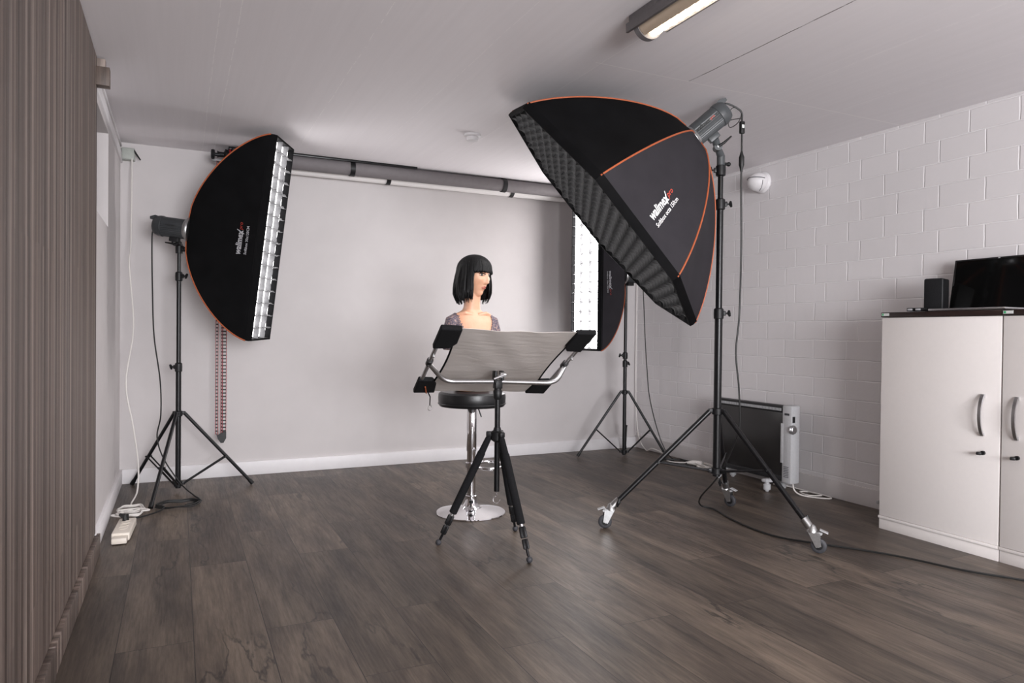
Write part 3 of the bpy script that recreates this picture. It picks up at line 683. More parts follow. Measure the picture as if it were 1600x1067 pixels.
# ---------------------------------------------------------------- mannequin bust
def evaluated(bm, voxel, smooth=6):
    me = bpy.data.meshes.new('tmp'); bm.to_mesh(me); bm.free(); o = bpy.data.objects.new('tmp', me); COL.objects.link(o)
    r = o.modifiers.new('r', 'REMESH'); r.mode = 'VOXEL'; r.voxel_size = voxel
    s = o.modifiers.new('s', 'SMOOTH'); s.factor = .5; s.iterations = smooth
    bpy.context.view_layer.update()
    m2 = bpy.data.meshes.new_from_object(o.evaluated_get(bpy.context.evaluated_depsgraph_get()))
    out = bmesh.new(); out.from_mesh(m2); bpy.data.objects.remove(o); bpy.data.meshes.remove(me); bpy.data.meshes.remove(m2); return out
BC = Vector((1.537, 3.775, 0))      # bust axis; local frame faces -Y
TR = Matrix.Rotation(math.radians(4), 3, 'Z'); HR = Matrix.Rotation(math.radians(24), 3, 'Z')
def torso(mb, inf=0.0, top=1.30):
    prof = [(.706, .118, .085, .0), (.76, .112, .080, .0), (.84, .118, .084, .0), (.92, .132, .092, .0), (1.0, .146, .092, .0), (1.06, .156, .084, .0), (1.10, .160, .074, .004), (1.130, .150, .064, .010), (1.148, .116, .056, .014), (1.160, .080, .050, .016), (1.172, .056, .048, .016), (1.19, .048, .046, .012), (1.22, .0445, .044, .006), (1.26, .045, .045, .0), (1.30, .048, .050, -.002)]
    rings = []
    for z, hx, hy, oy in prof:
        if z > top: break
        rings.append(mb.ring([(math.copysign(abs(math.cos(a))**.86, math.cos(a))*(hx+inf), oy+math.copysign(abs(math.sin(a))**.92, math.sin(a))*(hy+inf), z+(inf if z > 1.1 else 0)) for a in [2*PI*k/48 for k in range(48)]]))
    mb.skin(rings)
    for s_ in (-1, 1):
        mb.tube([(s_*.118, .008, 1.112), (s_*.150, .006, 1.098), (s_*.166, .004, 1.05), (s_*.172, .0, .99), (s_*.174, -.002, .94)], [.036+inf, .043+inf, .042+inf, .039+inf, .036+inf], 20)
        mb.sphere((s_*.062, -.058, .975), .060+inf, 24, (1, .95, 1.08))
        mb.tube([(s_*.020, -.040, 1.142), (s_*.075, -.040, 1.152), (s_*.125, -.014, 1.140)], [.010, .011, .010], 10) if not inf else None
HC = Vector((.004, -.012, 1.365))   # head centre, local
def head_pt(u, v):
    "u longitude (0 = face), v latitude; returns sculpted point in head frame (face towards -Y)"
    x = math.cos(v)*math.sin(u); y = -math.cos(v)*math.cos(u); z = math.sin(v)
    X, Y, Zz = x*.074, y*.094, z*.113
    fr_ = max(0, -y)
    if Zz < 0:
        k = min(1, -Zz/.113); X *= 1-.36*k**1.5
        if Y > 0: Y *= 1-.55*k**1.2
        else: Y *= 1-.06*k
    if Zz > 0: X *= 1+.02*Zz/.1
    if fr_ > 0:
        # flatten the face a little
        G = lambda cx, cz, sx, sz: math.exp(-((X-cx)/sx)**2-((Zz-cz)/sz)**2)
        fz = 0
        fz += .006*G(0, .030, .05, .020)
        for s_ in (-1, 1):
            fz -= .0120*G(s_*.029, .004, .017, .011); fz += .0045*G(s_*.030, .020, .020, .006)
            fz += .0050*G(s_*.042, -.024, .017, .016); fz -= .004*G(s_*.030, -.055, .012, .018)
            fz += .0060*G(s_*.0105, -.0415, .0055, .0050)
        # nose bridge to tip
        if .014 > Zz > -.052:
            k = (.014-Zz)/.056; amp = .004+.0185*min(1, k)**1.15
            if Zz < -.042: amp *= max(0, (Zz+.052)/.010)**.6
            fz += amp*math.exp(-(X/(.0062+.004*min(1, k)))**2)
        fz += .0055*G(0, -.0625, .017, .0042)+.0068*G(0, -.0725, .015, .0050)-.0025*G(0, -.0675, .018, .0016)-.0035*G(0, -.083, .02, .0055)
        fz += .0105*G(0, -.100, .019, .013); fz -= .004*G(0, -.055, .004, .005)
        Y -= fz*min(1, fr_*1.6)
    if Zz < -.074: q = min(1, (-.074-Zz)/.03); Zz -= .011*q*q*(3-2*q)
    return Vector((X, Y, Zz))
def head(mb):
    nu, nv = 150, 120; rings = []
    for j in range(1, nv):
        v = -PI/2+PI*j/nv; ring = []
        for i in range(nu):
            a = 2*PI*i/nu-PI; u = a*(.55+.45*abs(a/PI))      # denser on the face
            ring.append(HC+HR @ head_pt(u, v))
        rings.append(mb.ring(ring))
    mb.skin(rings)
bm_ = MB(); torso(bm_); head(bm_)
body = evaluated(bm_.bm, .0027, 3)
g = thing('mannequin_bust', 'female mannequin bust in a black bob wig and lace top, sitting on the bar stool', 'mannequin', (BC.x, BC.y, .705))
def W(p):
    q = Vector(p); k = min(1, max(0, (1.20-q.z)/.06)); q.x *= 1-.15*k; return BC+TR @ q
mb = MB(); mb.bm.free(); mb.bm = body
for v in body.verts: v.co = W(v.co)
mb.build('body', 'skin', g, ang=180)
def HW(p): return W(HC+HR @ Vector(p))
# features on the face surface
def face_y(x, z):
    best = None
    lo, hi = -PI/2, PI/2
    v = math.asin(max(-1, min(1, z/.113)))
    for i in range(60):
        u = -1.3+2.6*i/59; p = head_pt(u, v)
        if best is None or abs(p.x-x) < best[0]: best = (abs(p.x-x), p.y)
    return best[1]
for s_ in (-1, 1):
    c = Vector((s_*.029, face_y(s_*.029, .004)+.0038, .004)); r = Matrix.Rotation(s_*.30, 3, 'Z')
    e = MB(); e.sphere((0, 0, 0), .0125, 22, (1.0, .55, .40))
    for v in e.bm.verts: v.co = HW(c+r @ v.co)
    eo = e.build('eye', 'eye_white', g)
    i_ = MB(); i_.sphere((0, 0, 0), .0066, 16, (1, .45, 1))
    for v in i_.bm.verts: v.co = HW(c+r @ (v.co+Vector((s_*-.001+.002, -.0066, 0))))
    i_.build('iris', 'iris', eo)
    def arc(w, z0, h, dy, rr, taper, tail=0):
        pts = []
        for k in range(13):
            q = k/12*2-1; x = s_*.029+q*w; z = z0+h*(1-q*q)+(tail*(q*s_) if q*s_ > 0 else 0); pts.append(Vector((x, face_y(x, z)+dy, z)))
        t_ = MB(); t_.tube(pts, [rr*(taper+(1-taper)*(1-abs(2*k/12-1)**2)) for k in range(13)], 8)
        for v in t_.bm.verts: v.co = HW(v.co)
        return t_
    arc(.0185, .0055, .0065, -.0010, .0046, .4, .004).build('eyelashes', 'makeup', g)
    arc(.0165, .0030, -.0060, .0002, .0020, .4).build('lower_lid_line', 'makeup', g)
    arc(.0190, .0175, .0060, -.0002, .0024, .35, -.001).build('eyebrow', 'makeup', g)
for z0, amp, rr in ((-.0635, .0018, .0036), (-.0715, -.0028, .0044)):
    pts = []
    for k in range(15):
        q = k/14*2-1; x = q*.0190; z = z0*(1-abs(q)**3)+(-.0675)*abs(q)**3+(0.0012*(math.exp(-((abs(q)-.22)/.2)**2)) if amp > 0 else 0); pts.append(Vector((x, face_y(x, z)+.0022, z)))
    l = MB(); l.tube(pts, [rr*(.25+.75*(1-abs(k/14*2-1)**2.2)) for k in range(15)], 10)
    for v in l.bm.verts: v.co = HW(v.co)
    l.build('lip', 'lips', g)
# wig
rnd = random.Random(3)
hm = MB()
def wig_pt(u, s, rad=0.0, flare=1.0):
    "u: angle round the head (0 = face), s: 0 crown .. 1 tip"
    au = abs(u); front = max(0, math.cos(u))
    # tip height: brow at the fringe, jaw at the sides, a little lower at the back
    if au < .92: tip = .019-.004*(au/.92)**2
    elif au < 1.02: tip = .015+(-.130-.015)*((au-.92)/.10)
    else: tip = -.130-.012*min(1, (au-.8)/1.2)
    ang = s*PI*.5*1.0
    k = min(1, s/.45)
    rx, ry = .088+.006*front, .106
    if s < .45:
        a = k*PI/2; rr = math.sin(a); z = .042+math.cos(a)*.084
    else:
        q = (s-.45)/.55; z = .042+(tip-.042)*q; rr = 1+(.16*math.sin(q*PI*.75)+.04*q)*(1-front*.9)*flare*(1 if tip < 0 else .1)-(.13*max(0, q-.78)/.22*(1 if au > .8 else 0))
    if tip > 0 and s > .45: rr = 1.0+.02*((s-.45)/.55)
    rr *= 1+rad
    return Vector((math.sin(u)*rx*rr, -math.cos(u)*ry*rr+.004, z))
nu_, ns_ = 120, 26
rings = []
for j in range(1, ns_+1):
    ring = []
    for i in range(nu_+1):
        u = -PI+2*PI*i/nu_; s = j/ns_*.985
        ring.append(hm.bm.verts.new(wig_pt(u, s, -.045+.012*math.sin(u*37+math.sin(u*11)*2)*min(1, s*2))))
    rings.append(ring)
for a, b in zip(rings, rings[1:]):
    for i in range(nu_):
        u = -PI+2*PI*(i+.5)/nu_
        hm.bm.faces.new((a[i], a[i+1], b[i+1], b[i])) if not (abs(u) < .93 and b is rings[-1]) else None
hm.bm.faces.new(rings[0])
for k in range(760):
    u = rnd.uniform(-PI, PI) if k > 170 else rnd.uniform(-.92, .92)
    wd_ = rnd.uniform(.003, .0075); rad = rnd.uniform(-.04, .045); du = rnd.gauss(0, .05); s1 = rnd.choice([rnd.uniform(.86, 1.0), rnd.uniform(.97, 1.07)]); s0 = rnd.uniform(.02, .12)
    if .92 < abs(u) < 1.02: u = math.copysign(1.02+rnd.uniform(0, .1), u)
    fl = rnd.uniform(.8, 1.25); n = 13; pts = []
    for i in range(n):
        q = i/(n-1); s = s0+(s1-s0)*q; uu = u+du*q*q*(1 if abs(u) > .92 else .6)
        if abs(u) < .92: uu = max(-.92, min(.92, uu))
        else: uu = math.copysign(max(1.0, abs(uu)), uu)
        pts.append(wig_pt(uu, s, rad*(.4+.6*q), fl)+Vector((0, 0, -.004*q*rnd.random())))
    L_, R_ = [], []
    for i, p in enumerate(pts):
        out = Vector((p.x, p.y, 0)); out = out.normalized() if out.length > 1e-5 else Vector((0, -1, 0)); sd = Vector((-out.y, out.x, 0)); w_ = wd_*(.5+.5*min(1, i/3))*(1 if i < n-3 else (n-1-i+.12)/3)
        L_.append(p-sd*w_-out*.0012); R_.append(p+sd*w_-out*.0012)
    C_ = [hm.bm.verts.new(p+Vector((p.x, p.y, 0)).normalized()*.0014) for p in pts]; L_ = [hm.bm.verts.new(p) for p in L_]; R_ = [hm.bm.verts.new(p) for p in R_]
    for i in range(n-1):
        hm.bm.faces.new((L_[i], C_[i], C_[i+1], L_[i+1])); hm.bm.faces.new((C_[i], R_[i], R_[i+1], C_[i+1]))
for v in hm.bm.verts: v.co = HW(v.co)
o = hm.build('wig', 'hair', g, ang=60); md = o.modifiers.new('thick', 'SOLIDIFY'); md.thickness = .0008
# lace top
lb = MB(); torso(lb, .0045, 1.175); lace = evaluated(lb.bm, .0045, 5)
dl = []
for f in lace.faces:
    c = f.calc_center_median(); ax_ = abs(c.x); sc_ = .004*math.sin(c.z*420)
    lim = .122*max(0, min(1, (c.z-.945)/.16))**.55+sc_ if c.y < .02 else .118*max(0, min(1, (c.z-1.06)/.10))**.6+sc_
    if c.z > .945 and ax_ < lim: dl.append(f)
    elif c.z > 1.158: dl.append(f)
    elif c.z < .712: dl.append(f)
bmesh.ops.delete(lace, geom=dl, context='FACES')
mb = MB(); mb.bm.free(); mb.bm = lace
for v in lace.verts: v.co = W(v.co)
o = mb.build('lace_top', 'lace', g, ang=180); md = o.modifiers.new('thick', 'SOLIDIFY'); md.thickness = .0015

# ---------------------------------------------------------------- cabinets
CX = 3.446
def cabinet(y_far, y_near, handle_y, hinge, label):
    w = y_far-y_near; ym = (y_far+y_near)/2; g = thing('office_cabinet', label, 'cabinet', (CX+.19, ym, 0), 'white cabinets along the right wall')
    c = MB(); c.span(CX+.022, XR-.016, y_near+.0012, y_far-.0012, .07, 1.145, .001); c.build('body', 'cab_edge', g)
    MB().span(CX-.006, XR-.016, y_near+.001, y_far+.0005, 1.146, 1.172, .0015).build('top_board', 'dark_wood', g)
    MB().span(CX+.004, XR-.03, y_near+.0015, y_far-.001, 0.0, .058, .001).build('plinth', 'cab_white', g)
    MB().span(CX-.004, CX+.03, y_near+.0015, y_far+.0005, .058, .072, .0012).build('plinth_ledge', 'cab_white', g)
    d = MB(); d.span(CX, CX+.019, y_near+.003, y_far-.003, .074, 1.143, .0015); d.build('door_leaf', 'cab_white', g)
    door = g.children[-1] if False else None
    dobj = [o for o in COL.objects if o.parent == g and o.name.startswith('door_leaf')][-1]; dobj.name = 'door'
    # bow handle: flat strap curving away from the door
    hz = .675; hh = .098; strap = MB(); rings = []
    for k in range(21):
        q = k/20*2-1; x = CX-.004-.030*(1-q*q)**.75; th = .005+.003*abs(q)**3
        rings.append(strap.ring([(x-th/2, handle_y-.0075, hz+q*hh), (x-th/2, handle_y+.0075, hz+q*hh), (x+th/2+.002, handle_y+.0075, hz+q*hh), (x+th/2+.002, handle_y-.0075, hz+q*hh)]))
    strap.skin(rings)
    for q in (-1, 1): strap.span(CX-.012, CX+.001, handle_y-.0075, handle_y+.0075, hz+q*(hh-.007)-.008, hz+q*(hh-.007)+.008, .001)
    strap.build('handle', 'steel', dobj)
    lk = MB(); lk.cyl((CX+.001, handle_y-.004, .496), (CX-.010, handle_y-.004, .496), .010); lk.box((CX-.024, handle_y+.004, .494), (.026, .022, .014), .004, Matrix.Rotation(.5, 3, 'Z')); lk.build('lock_key', 'black_plastic', dobj)
    # sticker on the worktop edge
    s = MB(); s.span(CX-.0068, CX-.0055, y_far-.004, y_far-.048, 1.153, 1.167, 0); so_ = s.build('sticker', 'sticker', g)
    MB().span(CX-.0074, CX-.0066, y_far-.007, y_far-.016, 1.155, 1.165).build('sticker_emblem', 'green', so_)
    return g
c1 = cabinet(2.586, 1.967, 2.045, 1, 'white office cabinet nearest the brick wall corner, door with curved grey handle, full width in view')
c2 = cabinet(1.965, 1.346, 1.895, -1, 'white office cabinet at the right edge of the photo, mostly cut off')
c1['label'] = 'white office cabinet fully in view, its closed door with curved handle, black speaker on top'
MB_ = MB(); MB_.span(CX+.04, CX+.052, 2.585, 2.592, 1.05, 1.075, .001).span(CX+.04, CX+.052, 2.585, 2.592, .10, .125, .001); MB_.build('side_cap', 'cab_edge', c1)

TZ = 1.172
g = thing('loudspeaker', 'small black box speaker on the white cabinet, beside the laptop', 'speaker', (3.64, 2.40, TZ))
Rz = Matrix.Rotation(.30, 3, 'Z')
MB().box((3.618, 2.398, TZ+.004+.087), (.105, .092, .174), .010, Rz, 3).build('enclosure', 'black_plastic', g)
MB().box(Vector((3.618, 2.398, TZ+.091))+Rz @ Vector((-.0535, 0, 0)), (.006, .084, .162), .003, Rz).build('grille', 'black_foam', g)
MB().box((3.618, 2.398, TZ+.0025), (.085, .070, .005), .002, Rz).build('foot_pad', 'rubber', g)
# laptop: opened, screen facing into the room
g = thing('laptop', 'open laptop with a black glossy screen on top of the white cabinets', 'laptop', (3.62, 2.15, TZ))
lb_ = MB(); lb_.span(3.452, 3.690, 1.960, 2.332, TZ+.002, TZ+.014, .004); lb_.build('keyboard_base', 'steel', g)
MB().span(3.47, 3.58, 1.98, 2.30, TZ+.0142, TZ+.0152, 0).build('keyboard', 'black_plastic', g)
tilt = Matrix.Rotation(math.radians(10), 3, 'Y')
def lid(c, size, bev): 
    q = MB(); o_ = Vector((3.693, 2.170, TZ+.010)); q.box(o_+tilt @ Vector(c), size, bev, tilt, 3); return q
lidd = lid((.004, 0, .137), (.007, .42, .274), .003).build('screen_lid', 'screen', g)
lid((-.0002, 0, .140), (.0012, .395, .250), 0).build('display', 'screen', lidd)
lid((-.0010, -.015, .268), (.0008, .010, .004), 0).build('webcam', 'silver_plastic', lidd)
MB().cyl((3.690, 2.02, TZ+.012), (3.690, 2.28, TZ+.012), .006).build('hinge', 'black_plastic', g)
for i, (x, y) in enumerate(((3.50, 2.445), (3.50, 2.400))):
    g = thing('card_reader', ('small black silver-faced box on the cabinet top, the farther one from the speaker' if i == 0 else 'small black silver-faced box on the cabinet top, the one next to the speaker'), 'gadget', (x, y, TZ), 'small boxes on the cabinet')
    MB().box((x, y, TZ+.013), (.05, .040, .018), .004).build('case', 'black_plastic', g)
    MB().box((x-.0252, y, TZ+.013), (.002, .028, .010), .001).build('face_plate', 'silver_plastic', g)
    MB().box((x-.01, y, TZ+.002), (.012, .012, .004), 0).build('foot', 'silver_plastic', g)

# ---------------------------------------------------------------- heater by the right wall
g = thing('electric_heater', 'dark glass panel heater with silver ends, standing against the white block wall', 'heater', (3.62, 3.70, 0))
y0, y1, z0, z1 = 3.335, 4.065, .095, .585
MB().span(3.598, 3.652, y0+.07, y1-.02, z0, z1-.012, .002).build('radiant_panel', 'heater_glass', g)
MB().span(3.592, 3.658, y0+.065, y1-.015, z0-.012, z0+.022, .003).build('lower_rail', 'black_plastic', g)
gr = MB(); gr.span(3.594, 3.656, y0+.07, y1-.02, z1-.052, z1-.006, .003); gro = gr.build('vent_rail', 'black_plastic', g)
sl = MB()
for k in range(58): sl.span(3.5915, 3.5945, y0+.085+k*.0104, y0+.0895+k*.0104, z1-.040, z1-.022)
sl.build('vent_slots', 'silver_plastic', gro)
e = MB(); e.span(3.590, 3.668, y0-.005, y0+.072, z0-.02, z1, .008); e_ = e.build('control_end', 'silver_plastic', g)
e = MB(); e.span(3.5885, 3.592, y0+.060, y0+.082, z0+.11, z1-.12, .001); e.build('end_flange', 'silver_plastic', e_)
MB().lathe((3.602, y0-.004, .43), [(.030, 0), (.030, .006), (.024, .007), (.024, .016), (.020, .019)], axis=(0, -1, 0), seg=32).build('dial', 'steel', e_)
MB().span(3.600, 3.622, y0-.0065, y0-.004, .475, .515, 0).build('switch_label', 'black_plastic', e_)
MB().span(3.5888, 3.590, y0+.012, y0+.052, .520, .534, 0).build('name_plate', 'rubber', e_)
for k in range(7): pass
sl = MB()
for k in range(7): sl.span(3.5892, 3.5905, y0+.012, y0+.055, z0+.02+k*.011, z0+.024+k*.011)
sl.build('end_slots', 'rubber', e_)
MB().span(3.592, 3.664, y1-.022, y1, z0-.01, z1, .006).build('plain_end', 'silver_plastic', g)
for yy in (y0+.16, y1-.10):
    f = MB(); f.box((3.625, yy, .074), (.20, .045, .022), .006); fo = f.build('foot', 'silver_plastic', g)
    for dx in (-.07, .07):
        MB().lathe((3.625+dx, yy, 0), [(.008, 0), (.012, .003), (.013, .010), (.022, .013), (.024, .020), (.024, .048), (.014, .056), (.012, .066)], seg=26).build('caster', 'silver_plastic', fo)

# wall-mounted round lamp with a slit
g = thing('wall_sensor', 'round white ball-shaped sensor with a dark slit, high on the white block wall', 'wall fixture', (XR, 3.84, 2.15))
wc = Vector((XR-.050, 3.84, 2.148))
MB().lathe((XR-.001, 3.84, 2.148), [(.075, 0), (.078, .006), (.074, .018), (.062, .028)], axis=(-1, 0, 0), seg=40).build('base', 'white_paint', g)
s = MB(); s.sphere(wc, .074, 40, (1, 1, .92)); s.build('ball', 'white_paint', g)
pts = [wc+Vector((-.0745*math.cos(a)*math.cos(.10), .0745*math.sin(a), .014+.012*math.cos(a))) for a in [-1.45+2.9*k/24 for k in range(25)]]
MB().tube(pts, .0022, 8).build('slit', 'black_plastic', g)
pts = [wc+Vector((-.0742*math.cos(a)*.34, -.070*math.cos(a), -.068*math.sin(a)+.0)) for a in [.0+1.3*k/16 for k in range(17)]]
MB().tube(pts, .0018, 8).build('seam', 'black_plastic', g)
# smoke detector, junction box
g = thing('smoke_detector', 'small white round smoke detector on the ceiling above the bust', 'smoke detector', (1.66, 4.11, H))
MB().lathe((1.66, 4.11, H), [(.052, 0), (.052, -.012), (.046, -.016), (.040, -.018)], seg=40).build('base', 'white_paint', g)
MB().lathe((1.66, 4.11, H), [(.038, -.016), (.040, -.024), (.036, -.040), (.02, -.044)], seg=40).build('sensor_head', 'white_paint', g)
g = thing('junction_box', 'small pale grey electrical box high in the back left corner', 'junction box', (-.31, YB-.02, 2.20))
M['box_grey'] = noisy('box_grey', (.36, .38, .35), .04, 60, .5, .03)
MB().box((-.308, YB-.030, 2.200), (.078, .06, .078), .004).build('case', 'box_grey', g)
MB().box((-.308, YB-.062, 2.200), (.070, .006, .070), .002).build('cover', 'box_grey', g)
MB().tube([(-.275, YB-.055, 2.225), (-.235, YB-.060, 2.165)], [.007, .004], 10).build('antenna', 'black_plastic', g)

# ---------------------------------------------------------------- backdrop rolls under the ceiling
g = thing('backdrop_roll', 'grey paper backdrop roll with black clips, hung under the ceiling at the back wall', 'backdrop roll', (1.6, 5.17, 2.21))
ya, za, ra = 5.17, 2.229, .049
MB().cyl((.36, ya, za), (3.34, ya, za), ra, seg=40).build('paper_roll', 'tube_roll', g)
MB().cyl((.30, ya, za), (3.40, ya, za), .030, seg=24).build('core', 'black_plastic', g)
MB().tube([(.36, ya, za+.002), (1.60, ya, za+.002)], ra+.0022, 40).build('outer_wrap', 'tube_roll', g)
for x in (1.140, 2.360):
    MB().tube([(x-.018, ya, za), (x+.018, ya, za)], ra+.006, 36).build('clip', 'black_plastic', g)
MB().lathe((.30, ya, za), [(.010, 0), (.036, .004), (.040, .020), (.018, .028), (.018, .06), (.024, .07)], axis=(-1, 0, 0), seg=28).build('end_knob', 'black_plastic', g)
g = thing('backdrop_roll', 'white paper backdrop roll with small black clips, hung behind and below the grey roll', 'backdrop roll', (1.6, 5.285, 2.15))
MB().cyl((.36, 5.285, 2.218), (3.34, 5.285, 2.218), .050, seg=40).build('paper_roll', 'paper_white', g)
for x in (1.44, 2.48):
    MB().tube([(x-.016, 5.285, 2.218), (x+.016, 5.285, 2.218)], .055, 36).build('clip', 'black_plastic', g)
MB().cyl((.30, 5.285, 2.218), (3.40, 5.285, 2.218), .026, seg=20).build('core', 'black_plastic', g)
g = thing('roll_bracket', 'black metal roll bracket with orange-red gears at the left end of the backdrop rolls', 'bracket', (.33, 5.23, 2.2))
b = MB(); b.span(.318, .328, 5.10, 5.345, 2.12, 2.275, .002); b.span(.30, .345, 5.13, 5.345, 2.262, 2.280, .002); b.build('plate', 'black_metal', g)
b = MB(); b.tube([(.345, 5.17, 2.265), (.355, 5.10, 2.275), (.395, 5.10, 2.272)], .006, 8); b.build('hook', 'black_metal', g)
MB().lathe((.316, ya, za), [(.020, 0), (.045, .001), (.047, .006), (.045, .011), (.020, .012)], axis=(-1, 0, 0), seg=30).build('gear', 'red_plastic', g)
MB().lathe((.316, 5.285, 2.218), [(.020, 0), (.040, .001), (.042, .006), (.040, .011), (.020, .012)], axis=(-1, 0, 0), seg=30).build('gear', 'red_plastic', g)
MB().lathe((.245, ya-.03, za-.01), [(.012, 0), (.012, .030), (.030, .032), (.034, .044), (.030, .054), (.012, .056)], axis=(-1, 0, 0), seg=28).build('crank_knob', 'black_plastic', g)
MB().span(.20, .31, 5.20, 5.24, 2.19, 2.205, .002).build('arm', 'silver_plastic', g)
g = thing('roll_bracket', 'black metal roll bracket at the right end of the backdrop rolls, behind the octagonal softbox', 'bracket', (3.38, 5.23, 2.2))
b = MB(); b.span(3.372, 3.382, 5.10, 5.345, 2.12, 2.275, .002); b.span(3.355, 3.40, 5.13, 5.345, 2.262, 2.280, .002); b.build('plate', 'black_metal', g)
g = thing('ceiling_rail', 'white wooden batten on the ceiling behind the backdrop rolls', 'batten', (1.8, 5.3, 2.27))
MB().span(.40, 3.36, 5.343, 5.3665, 2.225, 2.2825, .003).build('batten', 'white_paint', g)
MB().span(.42, 1.62, 5.108, 5.122, 2.268, 2.2828, .001).build('black_strip', 'black_metal', g)

# pull chain
def ladder(x, y, z_top, z_bot, w, name, parent, turn=0):
    rails = MB(); dx, dy = w/2*math.cos(turn), w/2*math.sin(turn)
    for s_ in (-1, 1): rails.tube([(x+s_*dx, y+s_*dy, z_top), (x+s_*dx, y+s_*dy, z_bot)], .0024, 6)
    r = rails.build(name, 'red_plastic', parent)
    b = MB(); n = int((z_top-z_bot)/.0235)
    for k in range(n): b.box((x, y, z_top-.008-k*.0235), (w*1.05, .007, .0085), 0, Matrix.Rotation(turn, 3, 'Z'))
    b.build('chain_beads', 'black_plastic', r)
g = thing('pull_chain', 'red and black plastic pull chain loop hanging down from the backdrop bracket', 'chain', (.27, 5.19, .28))
ladder(.236, 5.19, 2.19, .325, .014, 'chain_strand', g); ladder(.268, 5.215, 2.19, .33, .010, 'chain_strand', g, .5); ladder(.284, 5.19, 2.19, .325, .022, 'chain_strand', g, .1)
wt = MB(); r1 = wt.ring([(.232, 5.175, .335), (.246, 5.175, .318), (.284, 5.175, .345), (.297, 5.175, .345), (.297, 5.175, .300), (.280, 5.175, .268), (.262, 5.175, .268), (.244, 5.175, .295)]); r2 = wt.ring([v.co+Vector((0, .045, 0)) for v in r1]); wt.skin([r1, r2]); wt.build('weight', 'black_plastic', g)

# ---------------------------------------------------------------- ceiling fluorescent lamp
g = thing('ceiling_lamp', 'grey fluorescent ceiling lamp with a lit louvred tube, at the top of the photo', 'ceiling lamp', (1.66, 1.6, H))
LY0, LY1, LXc = 1.05, 2.27, 1.655
MB().span(LXc-.075, LXc+.075, LY0, LY1+.03, H-.030, H-.001, .003).build('housing', 'lamp_grey', g)
tr = MB(); rings = []
for k in range(19):
    a = PI*k/18
    rings.append([(LXc-math.cos(a)*.062, H-.028-math.sin(a)*.062)])
for yA, yB in ((LY1-.005, LY1+.022), (LY0, LY0+.03)):   # rounded end caps
    tr = MB(); r1 = tr.ring([(p[0][0], yA, p[0][1]) for p in rings]); r2 = tr.ring([(p[0][0], yB, p[0][1]) for p in rings]); tr.skin([r1, r2]); tr.build('end_cap', 'lamp_grey', g)
rl = MB(); rl.span(LXc-.082, LXc-.070, LY0, LY1+.04, H-.066, H-.030, .002).span(LXc+.070, LXc+.080, LY0, LY1-.01, H-.052, H-.030, .002); rl.build('side_rail', 'lamp_grey', g)
rf = MB(); seg = 14; A = []
for k in range(seg+1):
    a = PI*k/seg; A.append((LXc-math.cos(a)*.058, H-.030+math.sin(a)*.0))
fins = MB()
for k in range(int((LY1-LY0-.04)/.045)):
    yy = LY1-.025-k*.045; r1 = fins.ring([(LXc-math.cos(PI*q/16)*.056, yy, H-.029-math.sin(PI*q/16)*.054) for q in range(17)]); r2 = fins.ring([(LXc-math.cos(PI*q/16)*.056, yy-.002, H-.029-math.sin(PI*q/16)*.054) for q in range(17)]); fins.skin([r1, r2])
fins.build('louvre', 'louvre', g)
sh = MB(); r1 = sh.ring([(LXc-.060, y, H-.030) for y in (LY0+.02, LY1-.01)]+[]); 
rr_ = []
for q in range(8):
    a = PI*.36*q/7; rr_.append(sh.ring([(LXc-math.cos(a)*.058, y, H-.030-math.sin(a)*.056) for y in (LY0+.02, LY1-.01)]))
sh.skin(rr_, close=False, cap=False); o = sh.build('reflector_shell', 'louvre', g); md = o.modifiers.new('thick', 'SOLIDIFY'); md.thickness = .0015
MB().cyl((LXc+.022, LY0+.02, H-.056), (LXc+.022, LY1-.012, H-.056), .0165, seg=20).build('tube', 'tube_glow', g)

# ---------------------------------------------------------------- power strip and cables
g = thing('power_strip', 'white multi-socket power strip with a black plug, on the floor by the left baseboard', 'power strip', (-.25, 4.0, 0))
yaw_ = math.radians(-3); RZ = Matrix.Rotation(yaw_, 3, 'Z'); pc_ = Vector((-.245, 4.05, .024))
p_ = MB(); p_.box(pc_, (.080, .300, .040), .006, RZ, 3); ps = p_.build('case', 'ivory', g)
MB().box(pc_+RZ @ Vector((0, -.175, -.006)), (.066, .060, .028), .005, RZ).build('cable_end', 'ivory', g)
for k in range(4):
    MB().lathe(pc_+RZ @ Vector((0, .105-k*.055, .0202)), [(.0205, 0), (.0205, .0022), (.0175, .0022), (.0175, .0008), (.001, .0008)], seg=26).build('socket', 'ivory', ps)
pl = MB(); pl.tube([pc_+Vector((0, .100, .018)), pc_+Vector((.0, .098, .042)), pc_+Vector((-.028, .125, .046))], [.016, .017, .008], 14); pl.build('plug', 'cable_black', g)

